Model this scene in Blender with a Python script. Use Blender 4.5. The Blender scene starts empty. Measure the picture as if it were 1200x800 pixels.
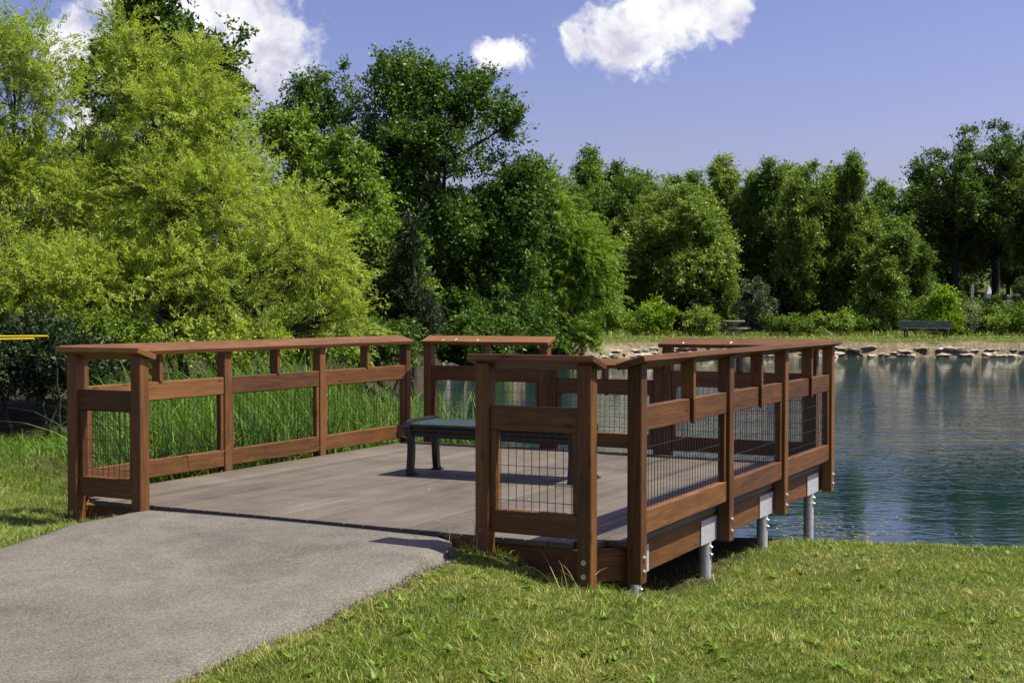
import bpy, bmesh, math, random
import numpy as np
from mathutils import Vector, Matrix

R = math.radians
scene = bpy.context.scene
COL = scene.collection

# ------------------------------------------------------------------ camera, sky, sun, exposure
CAMZ = 1.336
cam = bpy.data.cameras.new('camera')
cam.sensor_width = 36.0
cam.lens = 36.0 * 1534 / 1200
cam.clip_start = 0.05
cam.clip_end = 3000
cam_o = bpy.data.objects.new('camera', cam)
COL.objects.link(cam_o)
cam_o.location = (0, 0, CAMZ)
cam_o.rotation_euler = (R(90 - 1.318), 0, 0)
scene.camera = cam_o

SUN_EL = 62.0
SUN_AZ = 95.0            # clockwise from +Y
SUN_DIR = Vector((math.sin(R(SUN_AZ)) * math.cos(R(SUN_EL)), math.cos(R(SUN_AZ)) * math.cos(R(SUN_EL)), math.sin(R(SUN_EL))))
sun = bpy.data.lights.new('sun', 'SUN')
sun.energy = 5.0
sun.angle = R(0.53)
sun.color = (1.0, 0.955, 0.83)
sun_o = bpy.data.objects.new('sun', sun)
COL.objects.link(sun_o)
sun_o.location = (20, 0, 30)
sun_o.rotation_euler = (-SUN_DIR).to_track_quat('-Z', 'Y').to_euler()

scene.view_settings.view_transform = 'Standard'
scene.view_settings.look = 'None'
scene.view_settings.exposure = 0.74
scene.view_settings.gamma = 1.0
scene.view_settings.use_curve_mapping = False


class NT:
    """small helper around a node tree"""
    def __init__(self, tree):
        self.t = tree
        self.n = tree.nodes
        self.l = tree.links

    def node(self, kind, **kw):
        nd = self.n.new(kind)
        for k, v in kw.items():
            setattr(nd, k, v)
        return nd

    def put(self, sock, val):
        if hasattr(val, 'is_linked') or hasattr(val, 'links'):
            self.l.new(val, sock)
        else:
            sock.default_value = val

    def math(self, op, a, b=None, c=None, clamp=False):
        nd = self.node('ShaderNodeMath', operation=op, use_clamp=clamp)
        self.put(nd.inputs[0], a)
        if b is not None:
            self.put(nd.inputs[1], b)
        if c is not None:
            self.put(nd.inputs[2], c)
        return nd.outputs[0]

    def vmath(self, op, a, b=None):
        nd = self.node('ShaderNodeVectorMath', operation=op)
        self.put(nd.inputs[0], a)
        if b is not None:
            self.put(nd.inputs[1], b)
        return nd.outputs['Value'] if op in ('LENGTH', 'DOT_PRODUCT', 'DISTANCE') else nd.outputs[0]

    def noise(self, vec, scale, detail=4, rough=0.5, dist=0.0):
        nd = self.node('ShaderNodeTexNoise')
        if vec is not None:
            self.l.new(vec, nd.inputs['Vector'])
        nd.inputs['Scale'].default_value = scale
        nd.inputs['Detail'].default_value = detail
        nd.inputs['Roughness'].default_value = rough
        nd.inputs['Distortion'].default_value = dist
        return nd.outputs['Fac']

    def ramp(self, fac, stops):
        nd = self.node('ShaderNodeValToRGB')
        cr = nd.color_ramp
        while len(cr.elements) < len(stops):
            cr.elements.new(0.5)
        for e, (p, c) in zip(cr.elements, stops):
            e.position = p
            e.color = (c[0], c[1], c[2], 1) if not isinstance(c, (int, float)) else (c, c, c, 1)
        self.l.new(fac, nd.inputs[0])
        return nd.outputs[0]

    def mix(self, fac, a, b, mode='MIX'):
        nd = self.node('ShaderNodeMix', data_type='RGBA', blend_type=mode)
        self.put(nd.inputs[0], fac)
        self.put(nd.inputs[6], a if not isinstance(a, tuple) else (*a[:3], 1))
        self.put(nd.inputs[7], b if not isinstance(b, tuple) else (*b[:3], 1))
        return nd.outputs[2]

    def scale_vec(self, vec, s):
        nd = self.node('ShaderNodeMapping')
        self.l.new(vec, nd.inputs[0])
        nd.inputs['Scale'].default_value = s
        return nd.outputs[0]

    def bump(self, h, strength, dist):
        nd = self.node('ShaderNodeBump')
        nd.inputs['Strength'].default_value = strength
        nd.inputs['Distance'].default_value = dist
        self.l.new(h, nd.inputs['Height'])
        return nd.outputs[0]


def build_world():
    w = bpy.data.worlds.new('World')
    scene.world = w
    w.use_nodes = True
    w.node_tree.nodes.clear()
    T = NT(w.node_tree)
    sky = T.node('ShaderNodeTexSky', sky_type='NISHITA', sun_disc=False)
    sky.sun_elevation = R(SUN_EL)
    sky.sun_rotation = R(SUN_AZ)
    sky.air_density = 1.0
    sky.dust_density = 2.0
    sky.ozone_density = 3.0
    gam = T.node('ShaderNodeGamma'); T.l.new(sky.outputs[0], gam.inputs[0]); gam.inputs[1].default_value = 1.35
    skyc = T.mix(1.0, gam.outputs[0], (1.17, 0.86, 0.99), 'MULTIPLY')
    bg = T.node('ShaderNodeBackground')
    T.l.new(skyc, bg.inputs[0])
    bg.inputs[1].default_value = 0.050
    # fair-weather cumulus, fixed in the sky by direction
    tc = T.node('ShaderNodeTexCoord')
    sep = T.node('ShaderNodeSeparateXYZ')
    T.l.new(tc.outputs['Generated'], sep.inputs[0])
    yy = T.math('MAXIMUM', sep.outputs[1], 0.02)
    a = T.math('DIVIDE', sep.outputs[0], yy)
    b = T.math('DIVIDE', sep.outputs[2], yy)
    comb = T.node('ShaderNodeCombineXYZ')
    T.l.new(a, comb.inputs[0]); T.l.new(b, comb.inputs[1])
    p = comb.outputs[0]
    wn = T.node('ShaderNodeTexNoise'); T.l.new(p, wn.inputs['Vector'])
    wn.inputs['Scale'].default_value = 26; wn.inputs['Detail'].default_value = 6; wn.inputs['Roughness'].default_value = 0.6
    warp = T.vmath('MULTIPLY', T.vmath('SUBTRACT', wn.outputs['Color'], (0.5, 0.5, 0.5)), (0.035, 0.028, 0))
    pw = T.vmath('ADD', p, warp)
    blobs = [(255, 36, 112, 92), (312, 62, 66, 72), (200, 0, 110, 50), (95, 60, 62, 60), (92, 170, 34, 60), (300, -60, 80, 50),
             (588, 66, 38, 24), (738, 46, 76, 46), (790, 14, 86, 50), (846, 16, 38, 34), (674, 52, 15, 26), (800, -60, 60, 50),
             (1076, 215, 34, 14), (1052, 243, 44, 15)]
    f = None
    for (x, y, rx, ry) in blobs:
        c = ((x - 600) / 1534, (364.7 - y) / 1534, 0)
        d = T.vmath('MULTIPLY', T.vmath('SUBTRACT', pw, c), (1534 / rx, 1534 / ry, 0))
        v = T.math('SUBTRACT', 1.0, T.vmath('LENGTH', d))
        f = v if f is None else T.math('MAXIMUM', f, v)
    fb = T.noise(p, 55, 8, 0.62, 0.3)
    dens = T.math('ADD', f, T.math('MULTIPLY', T.math('SUBTRACT', fb, 0.5), 1.5))
    mr = T.node('ShaderNodeMapRange', interpolation_type='SMOOTHSTEP')
    T.l.new(dens, mr.inputs[0])
    mr.inputs[1].default_value = -0.08; mr.inputs[2].default_value = 0.45
    front = T.math('GREATER_THAN', sep.outputs[1], 0.05)
    alpha = T.math('MULTIPLY', mr.outputs[0], front)
    # cloud body: brighter billows, greyer folds
    off = T.vmath('ADD', pw, (0.012, 0.02, 0.3))
    sh = T.noise(off, 22, 7, 0.6, 0.2)
    cc = T.ramp(sh, [(0.38, (0.58, 0.58, 0.72)), (0.49, (0.80, 0.80, 0.88)), (0.60, (1.0, 1.0, 1.0))])
    bg2 = T.node('ShaderNodeBackground')
    T.l.new(cc, bg2.inputs[0])
    bg2.inputs[1].default_value = 0.63
    mx = T.node('ShaderNodeMixShader')
    T.l.new(alpha, mx.inputs[0]); T.l.new(bg.outputs[0], mx.inputs[1]); T.l.new(bg2.outputs[0], mx.inputs[2])
    out = T.node('ShaderNodeOutputWorld')
    T.l.new(mx.outputs[0], out.inputs[0])


build_world()

# ------------------------------------------------------------------ frames of reference
YAW = R(-27.713)
CU, CV = 7.219, -6.738
ca, sa = math.cos(YAW), math.sin(YAW)


def W(u, v, z=0.0):
    """pier frame (u across, v out over the water) -> world"""
    du, dv = u - CU, v - CV
    return Vector((du * ca - dv * sa, du * sa + dv * ca, z))


def to_local(x, y):
    return x * ca + y * sa + CU, -x * sa + y * ca + CV


def px(x, y, D):
    """photo direction at depth D"""
    return Vector(((x - 600) / 1534 * D, D, CAMZ - (y - 364.7) * D / 1534))


WATER_Z = -0.75

# ------------------------------------------------------------------ materials
MATS = {}


def mat(name):
    m = bpy.data.materials.new(name)
    m.use_nodes = True
    m.node_tree.nodes.clear()
    T = NT(m.node_tree)
    out = T.node('ShaderNodeOutputMaterial')
    bs = T.node('ShaderNodeBsdfPrincipled')
    T.l.new(bs.outputs[0], out.inputs[0])
    MATS[name] = m
    return m, T, bs, out


def obj_coords(T, rnd=True):
    tc = T.node('ShaderNodeTexCoord')
    v = tc.outputs['Object']
    if rnd:
        oi = T.node('ShaderNodeObjectInfo')
        s = T.math('MULTIPLY', oi.outputs['Random'], 37.0)
        cb = T.node('ShaderNodeCombineXYZ')
        T.l.new(s, cb.inputs[0]); T.l.new(s, cb.inputs[1]); T.l.new(s, cb.inputs[2])
        return T.vmath('ADD', v, cb.outputs[0]), oi.outputs['Random'], v
    return v, None, v


def wood_mat(name, dark, mid, light, rough=0.6):
    m, T, bs, _ = mat(name)
    v, rnd, raw = obj_coords(T)
    g = T.noise(T.scale_vec(v, (2.2, 42, 42)), 1.0, 5, 0.6, 1.2)
    fine = T.noise(T.scale_vec(v, (9, 260, 260)), 1.0, 3, 0.6)
    blot = T.noise(T.scale_vec(v, (3.0, 6, 6)), 1.0, 4, 0.6)
    gg = T.math('ADD', T.math('MULTIPLY', g, 0.6), T.math('ADD', T.math('MULTIPLY', blot, 0.3), T.math('MULTIPLY', rnd, 0.22)))
    c = T.ramp(gg, [(0.36, dark), (0.56, mid), (0.76, light)])
    knot = T.node('ShaderNodeTexVoronoi', feature='F1')
    T.l.new(T.scale_vec(v, (3.1, 11, 11)), knot.inputs['Vector'])
    knot.inputs['Scale'].default_value = 1.0
    kn = T.ramp(knot.outputs['Distance'], [(0.05, 0.35), (0.16, 1.0)])
    c = T.mix(1.0, c, kn, 'MULTIPLY')
    wear = T.ramp(T.noise(T.scale_vec(v, (14, 60, 60)), 1.0, 5, 0.7), [(0.66, 0.0), (0.78, 0.5)])
    c = T.mix(wear, c, (light[0] * 1.35, light[1] * 1.6, light[2] * 1.8))
    T.l.new(c, bs.inputs['Base Color'])
    rr = T.math('ADD', T.math('MULTIPLY', fine, 0.25), rough - 0.12)
    T.l.new(rr, bs.inputs['Roughness'])
    h = T.math('ADD', T.math('MULTIPLY', g, 0.7), T.math('MULTIPLY', fine, 0.5))
    T.l.new(T.bump(h, 0.35, 0.004), bs.inputs['Normal'])
    bs.inputs['Specular IOR Level'].default_value = 0.35
    return m


wood_mat('stained_wood', (0.046, 0.0180, 0.0045), (0.112, 0.0460, 0.0112), (0.190, 0.087, 0.024))


def deck_mat():
    m, T, bs, _ = mat('deck_board')
    v, rnd, raw = obj_coords(T)
    streak = T.noise(T.scale_vec(v, (1.6, 30, 30)), 1.0, 5, 0.65, 0.6)
    geo = T.node('ShaderNodeNewGeometry')
    big = T.noise(T.scale_vec(geo.outputs['Position'], (1, 1, 1)), 1.1, 5, 0.65, 0.5)
    fine = T.noise(T.scale_vec(v, (40, 120, 120)), 1.0, 3, 0.6)
    f = T.math('ADD', T.math('MULTIPLY', streak, 0.34), T.math('ADD', T.math('MULTIPLY', big, 0.54), T.math('MULTIPLY', rnd, 0.12)))
    c = T.ramp(f, [(0.37, (0.038, 0.031, 0.021)), (0.50, (0.075, 0.062, 0.043)), (0.64, (0.124, 0.106, 0.077))])
    c = T.mix(T.math('MULTIPLY', fine, 0.25), c, (0.22, 0.20, 0.18))
    speck = T.node('ShaderNodeTexVoronoi', feature='F1')
    T.l.new(geo.outputs['Position'], speck.inputs['Vector'])
    speck.inputs['Scale'].default_value = 5.5
    gate = T.math('GREATER_THAN', T.noise(geo.outputs['Position'], 3.1, 2), 0.54)
    sp = T.math('MULTIPLY', T.math('LESS_THAN', T.math('ADD', speck.outputs['Distance'], T.math('MULTIPLY', T.noise(geo.outputs['Position'], 60, 2), 0.08)), 0.085), gate)
    c = T.mix(T.math('MULTIPLY', sp, 0.75), c, (0.55, 0.52, 0.45))
    T.l.new(c, bs.inputs['Base Color'])
    bs.inputs['Roughness'].default_value = 0.62
    bs.inputs['Specular IOR Level'].default_value = 0.4
    T.l.new(T.bump(T.math('ADD', streak, T.math('MULTIPLY', fine, 0.6)), 0.3, 0.003), bs.inputs['Normal'])


deck_mat()


def simple_mat(name, c1, c2, scale, rough=0.6, metal=0.0, bump=0.0, spec=0.5):
    m, T, bs, _ = mat(name)
    v, rnd, raw = obj_coords(T)
    n = T.noise(v, scale, 5, 0.6)
    T.l.new(T.ramp(n, [(0.32, c1), (0.68, c2)]), bs.inputs['Base Color'])
    bs.inputs['Roughness'].default_value = rough
    bs.inputs['Metallic'].default_value = metal
    bs.inputs['Specular IOR Level'].default_value = spec
    if bump:
        T.l.new(T.bump(n, bump, 0.01), bs.inputs['Normal'])
    return m


simple_mat('galvanized', (0.36, 0.37, 0.38), (0.58, 0.59, 0.61), 45, 0.5, 0.4)
simple_mat('bolt_steel', (0.45, 0.45, 0.46), (0.7, 0.7, 0.7), 120, 0.35, 0.9)
simple_mat('wire', (0.020, 0.018, 0.016), (0.06, 0.05, 0.045), 60, 0.5, 0.3)
simple_mat('bench_black', (0.008, 0.008, 0.010), (0.016, 0.016, 0.018), 30, 0.42)
simple_mat('bench_green', (0.007, 0.021, 0.018), (0.017, 0.036, 0.031), 14, 0.62, 0, 0.1)
simple_mat('far_bench_green', (0.006, 0.016, 0.014), (0.012, 0.028, 0.025), 4, 0.5)
simple_mat('concrete', (0.16, 0.15, 0.12), (0.30, 0.28, 0.23), 6, 0.85, 0, 0.3)
simple_mat('granite', (0.34, 0.35, 0.37), (0.50, 0.50, 0.52), 5, 0.7)
simple_mat('yellow_paint', (0.60, 0.42, 0.012), (0.75, 0.55, 0.02), 9, 0.4)
simple_mat('limestone', (0.24, 0.21, 0.15), (0.48, 0.44, 0.34), 3.2, 0.85, 0, 0.6)
simple_mat('grey_rock', (0.11, 0.10, 0.085), (0.26, 0.24, 0.20), 3.0, 0.85, 0, 0.6)
simple_mat('soil', (0.03, 0.022, 0.014), (0.07, 0.052, 0.032), 6, 0.9, 0, 0.5)
simple_mat('asphalt_crumb', (0.04, 0.04, 0.038), (0.16, 0.155, 0.145), 20, 0.9)


def bark(name, c1, c2):
    m, T, bs, _ = mat(name)
    tc = T.node('ShaderNodeTexCoord')
    n = T.noise(T.scale_vec(tc.outputs['Object'], (14, 14, 3)), 1.0, 5, 0.65, 0.4)
    T.l.new(T.ramp(n, [(0.35, c1), (0.65, c2)]), bs.inputs['Base Color'])
    bs.inputs['Roughness'].default_value = 0.9
    T.l.new(T.bump(n, 0.6, 0.03), bs.inputs['Normal'])


bark('bark_dark', (0.022, 0.017, 0.013), (0.065, 0.053, 0.042))
bark('bark_grey', (0.06, 0.052, 0.042), (0.15, 0.135, 0.115))


def leaf_mat(name, c1, c2, c3, trans=0.30, scale=0.8, rough=0.5, spec=0.2, tint=(1.25, 1.25, 0.5), vary=0.0):
    m, T, bs, out = mat(name)
    geo = T.node('ShaderNodeNewGeometry')
    n = T.noise(geo.outputs['Position'], scale, 3, 0.55)
    f = T.math('ADD', T.math('MULTIPLY', n, 0.62), T.math('MULTIPLY', geo.outputs['Random Per Island'], 0.38))
    oi = T.node('ShaderNodeObjectInfo')
    f = T.math('ADD', f, T.math('MULTIPLY', T.math('SUBTRACT', oi.outputs['Random'], 0.5), vary))
    c = T.ramp(f, [(0.27, c1), (0.50, c2), (0.74, c3)])
    T.l.new(c, bs.inputs['Base Color'])
    bs.inputs['Roughness'].default_value = rough
    bs.inputs['Specular IOR Level'].default_value = spec
    tr = T.node('ShaderNodeBsdfTranslucent')
    T.l.new(T.mix(1.0, c, tint, 'MULTIPLY'), tr.inputs[0])
    mx = T.node('ShaderNodeMixShader')
    mx.inputs[0].default_value = trans
    T.l.new(bs.outputs[0], mx.inputs[1]); T.l.new(tr.outputs[0], mx.inputs[2])
    T.l.new(mx.outputs[0], out.inputs[0])
    return m


leaf_mat('leaf_willow', (0.160, 0.235, 0.032), (0.295, 0.390, 0.062), (0.420, 0.510, 0.120), 0.46, 1.6)
leaf_mat('leaf_willow_green', (0.115, 0.200, 0.020), (0.195, 0.310, 0.036), (0.290, 0.400, 0.062), 0.36, 0.9)
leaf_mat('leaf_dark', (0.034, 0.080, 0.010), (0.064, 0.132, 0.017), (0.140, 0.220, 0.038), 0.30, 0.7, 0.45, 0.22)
leaf_mat('leaf_mid', (0.088, 0.155, 0.018), (0.155, 0.250, 0.031), (0.250, 0.350, 0.058), 0.34, 0.6, 0.5, 0.22)
leaf_mat('leaf_far', (0.068, 0.128, 0.016), (0.138, 0.220, 0.032), (0.265, 0.345, 0.070), 0.34, 0.45, 0.45, 0.22, vary=0.22)
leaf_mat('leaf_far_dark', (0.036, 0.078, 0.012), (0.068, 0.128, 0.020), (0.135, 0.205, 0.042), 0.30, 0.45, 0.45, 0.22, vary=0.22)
leaf_mat('leaf_cedar_and_shade', (0.014, 0.032, 0.012), (0.026, 0.050, 0.016), (0.045, 0.070, 0.022), 0.15, 0.9)  # cedar's own green; on the front left bushes it paints in shade
leaf_mat('leaf_grey_green', (0.050, 0.082, 0.040), (0.085, 0.125, 0.062), (0.13, 0.17, 0.09), 0.2, 0.8)
leaf_mat('leaf_bright', (0.120, 0.200, 0.014), (0.190, 0.300, 0.022), (0.26, 0.38, 0.035), 0.4, 0.8)
leaf_mat('leaf_reed', (0.035, 0.095, 0.008), (0.085, 0.180, 0.015), (0.180, 0.290, 0.035), 0.34, 2.0, 0.5, 0.2)
leaf_mat('leaf_dry', (0.22, 0.16, 0.06), (0.36, 0.28, 0.12), (0.48, 0.40, 0.20), 0.25, 3.0)


def grass_mat(name, greens, straw, thr=(0.50, 0.72)):
    m, T, bs, out = mat(name)
    geo = T.node('ShaderNodeNewGeometry')
    pos = T.scale_vec(geo.outputs['Position'], (1, 1, 0))
    n1 = T.noise(pos, 1.35, 4, 0.6, 0.4)
    n2 = T.noise(pos, 6.5, 3, 0.6)
    ri = geo.outputs['Random Per Island']
    n0 = T.noise(pos, 2.6, 3, 0.55, 0.5)
    f = T.math('ADD', T.math('MULTIPLY', n2, 0.30), T.math('ADD', T.math('MULTIPLY', n0, 0.38), T.math('MULTIPLY', ri, 0.32)))
    c = T.ramp(f, [(0.28, greens[0]), (0.5, greens[1]), (0.72, greens[2])])
    s = T.math('ADD', T.math('MULTIPLY', n1, 0.62), T.math('MULTIPLY', ri, 0.38))
    sf = T.ramp(s, [(thr[0], 0.0), (thr[1], 1.0)])
    c = T.mix(sf, c, straw)
    T.l.new(c, bs.inputs['Base Color'])
    bs.inputs['Roughness'].default_value = 0.5
    bs.inputs['Specular IOR Level'].default_value = 0.3
    tr = T.node('ShaderNodeBsdfTranslucent')
    T.l.new(T.mix(1.0, c, (1.2, 1.2, 0.6), 'MULTIPLY'), tr.inputs[0])
    mx = T.node('ShaderNodeMixShader')
    mx.inputs[0].default_value = 0.3
    T.l.new(bs.outputs[0], mx.inputs[1]); T.l.new(tr.outputs[0], mx.inputs[2])
    T.l.new(mx.outputs[0], out.inputs[0])


grass_mat('grass_blade', ((0.036, 0.090, 0.007), (0.120, 0.205, 0.014), (0.300, 0.370, 0.046)), (0.54, 0.48, 0.16), (0.48, 0.78))
grass_mat('grass_left', ((0.075, 0.130, 0.014), (0.150, 0.230, 0.028), (0.27, 0.34, 0.06)), (0.42, 0.40, 0.16), (0.50, 0.80))


def ground_mat():
    m, T, bs, out = mat('ground')
    geo = T.node('ShaderNodeNewGeometry')
    pos = geo.outputs['Position']
    at = T.node('ShaderNodeAttribute', attribute_name='zone')       # r = eroded bank, g = bare shaded soil
    sp = T.node('ShaderNodeSeparateColor')
    T.l.new(at.outputs['Color'], sp.inputs[0])
    n1 = T.noise(pos, 0.5, 5, 0.6)
    n2 = T.noise(pos, 9, 5, 0.65)
    n3 = T.noise(pos, 60, 3, 0.6)
    g = T.math('ADD', T.math('MULTIPLY', n1, 0.4), T.math('ADD', T.math('MULTIPLY', n2, 0.35), T.math('MULTIPLY', n3, 0.25)))
    grass = T.ramp(g, [(0.34, (0.028, 0.042, 0.007)), (0.5, (0.060, 0.080, 0.013)), (0.66, (0.13, 0.14, 0.035))])
    bank = T.ramp(T.math('ADD', T.math('MULTIPLY', n2, 0.55), T.math('MULTIPLY', T.noise(pos, 1.6, 5, 0.7), 0.45)),
                  [(0.36, (0.06, 0.048, 0.028)), (0.5, (0.17, 0.140, 0.085)), (0.66, (0.33, 0.285, 0.19))])
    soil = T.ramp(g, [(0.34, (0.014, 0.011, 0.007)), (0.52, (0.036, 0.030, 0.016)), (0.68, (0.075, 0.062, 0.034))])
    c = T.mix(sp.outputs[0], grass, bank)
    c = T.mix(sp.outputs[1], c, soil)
    T.l.new(c, bs.inputs['Base Color'])
    bs.inputs['Roughness'].default_value = 0.95
    bs.inputs['Specular IOR Level'].default_value = 0.15
    T.l.new(T.bump(T.math('ADD', n2, T.math('MULTIPLY', n3, 0.6)), 0.7, 0.05), bs.inputs['Normal'])


ground_mat()


def path_mat():
    m, T, bs, out = mat('asphalt')
    geo = T.node('ShaderNodeNewGeometry')
    pos = geo.outputs['Position']
    agg = T.noise(pos, 150, 3, 0.7)
    vor = T.node('ShaderNodeTexVoronoi', feature='F1')
    T.l.new(pos, vor.inputs['Vector']); vor.inputs['Scale'].default_value = 170
    big = T.noise(pos, 0.9, 5, 0.6, 0.6)
    med = T.noise(pos, 5.5, 5, 0.65)
    stone = T.node('ShaderNodeSeparateColor'); T.l.new(vor.outputs['Color'], stone.inputs[0])
    f = T.math('ADD', T.math('MULTIPLY', stone.outputs[0], 0.24), T.math('ADD', T.math('MULTIPLY', agg, 0.24), T.math('ADD', T.math('MULTIPLY', big, 0.32), T.math('MULTIPLY', med, 0.20))))
    c = T.ramp(f, [(0.32, (0.051, 0.047, 0.038)), (0.48, (0.106, 0.099, 0.082)), (0.66, (0.190, 0.179, 0.150))])
    stain = T.ramp(T.noise(T.scale_vec(pos, (1, 1, 1)), 0.75, 4, 0.6, 1.0), [(0.56, 0.0), (0.70, 0.40)])
    c = T.mix(stain, c, (0.09, 0.087, 0.082))
    T.l.new(c, bs.inputs['Base Color'])
    bs.inputs['Roughness'].default_value = 0.88
    bs.inputs['Specular IOR Level'].default_value = 0.25
    h = T.math('ADD', T.math('MULTIPLY', vor.outputs['Distance'], -0.9), T.math('MULTIPLY', agg, 0.7))
    T.l.new(T.bump(h, 0.45, 0.005), bs.inputs['Normal'])


path_mat()


def water_mat():
    m, T, bs, out = mat('pond_water')
    geo = T.node('ShaderNodeNewGeometry')
    pos = geo.outputs['Position']
    bs.inputs['Base Color'].default_value = (0.006, 0.021, 0.020, 1)
    bs.inputs['Roughness'].default_value = 0.03
    bs.inputs['IOR'].default_value = 1.38
    w1 = T.noise(T.scale_vec(pos, (1.35, 2.2, 1)), 1.0, 3, 0.58, 0.5)
    w2 = T.noise(T.scale_vec(pos, (6.5, 12.0, 1)), 1.0, 2, 0.5, 0.4)
    w3 = T.noise(T.scale_vec(pos, (0.35, 0.6, 1)), 1.0, 2, 0.5)
    gust = T.ramp(T.noise(T.scale_vec(pos, (0.06, 0.10, 1)), 1.0, 3, 0.5), [(0.36, 0.40), (0.58, 1.0)])
    h = T.math('ADD', T.math('MULTIPLY', w1, 1.0), T.math('ADD', T.math('MULTIPLY', w2, 0.30), T.math('MULTIPLY', w3, 0.6)))
    # the lee of the near bank lies calmer than the open pond
    sy = T.node('ShaderNodeSeparateXYZ'); T.l.new(pos, sy.inputs[0])
    lee = T.node('ShaderNodeMapRange', interpolation_type='SMOOTHSTEP')
    T.l.new(T.math('ADD', sy.outputs[1], T.math('MULTIPLY', T.noise(T.scale_vec(pos, (0.25, 0.12, 1)), 1.0, 2), 6.0)), lee.inputs[0])
    lee.inputs[1].default_value = 16.0; lee.inputs[2].default_value = 27.0
    lee.inputs[3].default_value = 0.14; lee.inputs[4].default_value = 1.0
    h = T.math('MULTIPLY', T.math('MULTIPLY', h, gust), lee.outputs[0])
    T.l.new(T.bump(h, 0.9, 0.12), bs.inputs['Normal'])


water_mat()

# ------------------------------------------------------------------ mesh helpers


def tag(o, label=None, cat=None, group=None, kind=None):
    if label: o['label'] = label
    if cat: o['category'] = cat
    if group: o['group'] = group
    if kind: o['kind'] = kind
    return o


def link(name, me, m=None, parent=None, M=None):
    o = bpy.data.objects.new(name, me)
    COL.objects.link(o)
    if m is not None and me is not None and not me.materials:
        me.materials.append(MATS[m])
    if parent is not None:
        o.parent = parent
    if M is not None:
        o.matrix_local = M
    return o


def empty(name, loc=(0, 0, 0), parent=None):
    o = bpy.data.objects.new(name, None)
    o.empty_display_size = 0.2
    COL.objects.link(o)
    o.location = loc
    if parent is not None:
        o.parent = parent
    return o


def np_mesh(name, verts, faces_flat, nper, smooth=False):
    """mesh from numpy arrays, all faces with nper corners"""
    me = bpy.data.meshes.new(name)
    verts = np.asarray(verts, dtype=np.float32).reshape(-1, 3)
    ff = np.asarray(faces_flat, dtype=np.int32).ravel()
    nf = len(ff) // nper
    me.vertices.add(len(verts)); me.vertices.foreach_set('co', verts.ravel())
    me.loops.add(len(ff)); me.loops.foreach_set('vertex_index', ff)
    me.polygons.add(nf)
    me.polygons.foreach_set('loop_start', np.arange(0, nf * nper, nper, dtype=np.int32))
    if smooth:
        me.polygons.foreach_set('use_smooth', np.ones(nf, dtype=bool))
    me.update(calc_edges=True)
    return me


def pd_mesh(name, v, f, smooth=False):
    me = bpy.data.meshes.new(name)
    me.from_pydata([tuple(p) for p in v], [], f)
    me.update()
    if smooth:
        me.polygons.foreach_set('use_smooth', [True] * len(me.polygons))
    return me


_box_cache = {}


def box_mesh(L, w, t, bevel=0.004, slope=0.0):
    """board: local x = length 0..L, y = +-w/2, z = +-t/2; slope raises the +z side of the far end"""
    key = (round(L, 4), round(w, 4), round(t, 4), round(bevel, 4), round(slope, 4))
    if key in _box_cache:
        return _box_cache[key]
    bm = bmesh.new()
    bmesh.ops.create_cube(bm, size=1.0)
    for v in bm.verts:
        v.co.x = (v.co.x + 0.5) * L + (slope * (v.co.z / 0.5) if v.co.x > 0 else 0)
        v.co.y *= w
        v.co.z *= t
    if bevel:
        bmesh.ops.bevel(bm, geom=bm.edges[:], offset=bevel, segments=1, affect='EDGES', profile=0.5)
    me = bpy.data.meshes.new('board')
    bm.to_mesh(me); bm.free()
    _box_cache[key] = me
    return me


def board(name, p0, p1, w, t, zdir, m, parent=None, bevel=0.004, slope=0.0):
    """board from p0 to p1 (parent space); zdir = direction of its thickness t; w the other way"""
    p0 = Vector(p0); p1 = Vector(p1)
    x = (p1 - p0); L = x.length; x.normalize()
    z = Vector(zdir); z = (z - x * z.dot(x)).normalized()
    y = z.cross(x)
    M = Matrix(((x.x, y.x, z.x, p0.x), (x.y, y.y, z.y, p0.y), (x.z, y.z, z.z, p0.z), (0, 0, 0, 1)))
    me = box_mesh(L, w, t, bevel, slope)
    if not me.materials:
        me.materials.append(MATS[m])
    elif me.materials[0].name != m:
        me = me.copy(); me.materials.clear(); me.materials.append(MATS[m])
    return link(name, me, None, parent, M)


def cyl_verts(p0, p1, r0, r1, n=8):
    p0 = Vector(p0); p1 = Vector(p1)
    d = (p1 - p0).normalized()
    a = d.orthogonal().normalized(); b = d.cross(a)
    v = []
    for p, r in ((p0, r0), (p1, r1)):
        for k in range(n):
            an = 2 * math.pi * k / n
            v.append(p + a * math.cos(an) * r + b * math.sin(an) * r)
    f = [(k, (k + 1) % n, n + (k + 1) % n, n + k) for k in range(n)] + [tuple(range(n - 1, -1, -1)), tuple(range(n, 2 * n))]
    return v, f


def cyl(name, p0, p1, r, m, parent=None, n=16):
    v, f = cyl_verts(p0, p1, r, r, n)
    me = pd_mesh(name, v, f)
    return link(name, me, m, parent)


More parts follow.
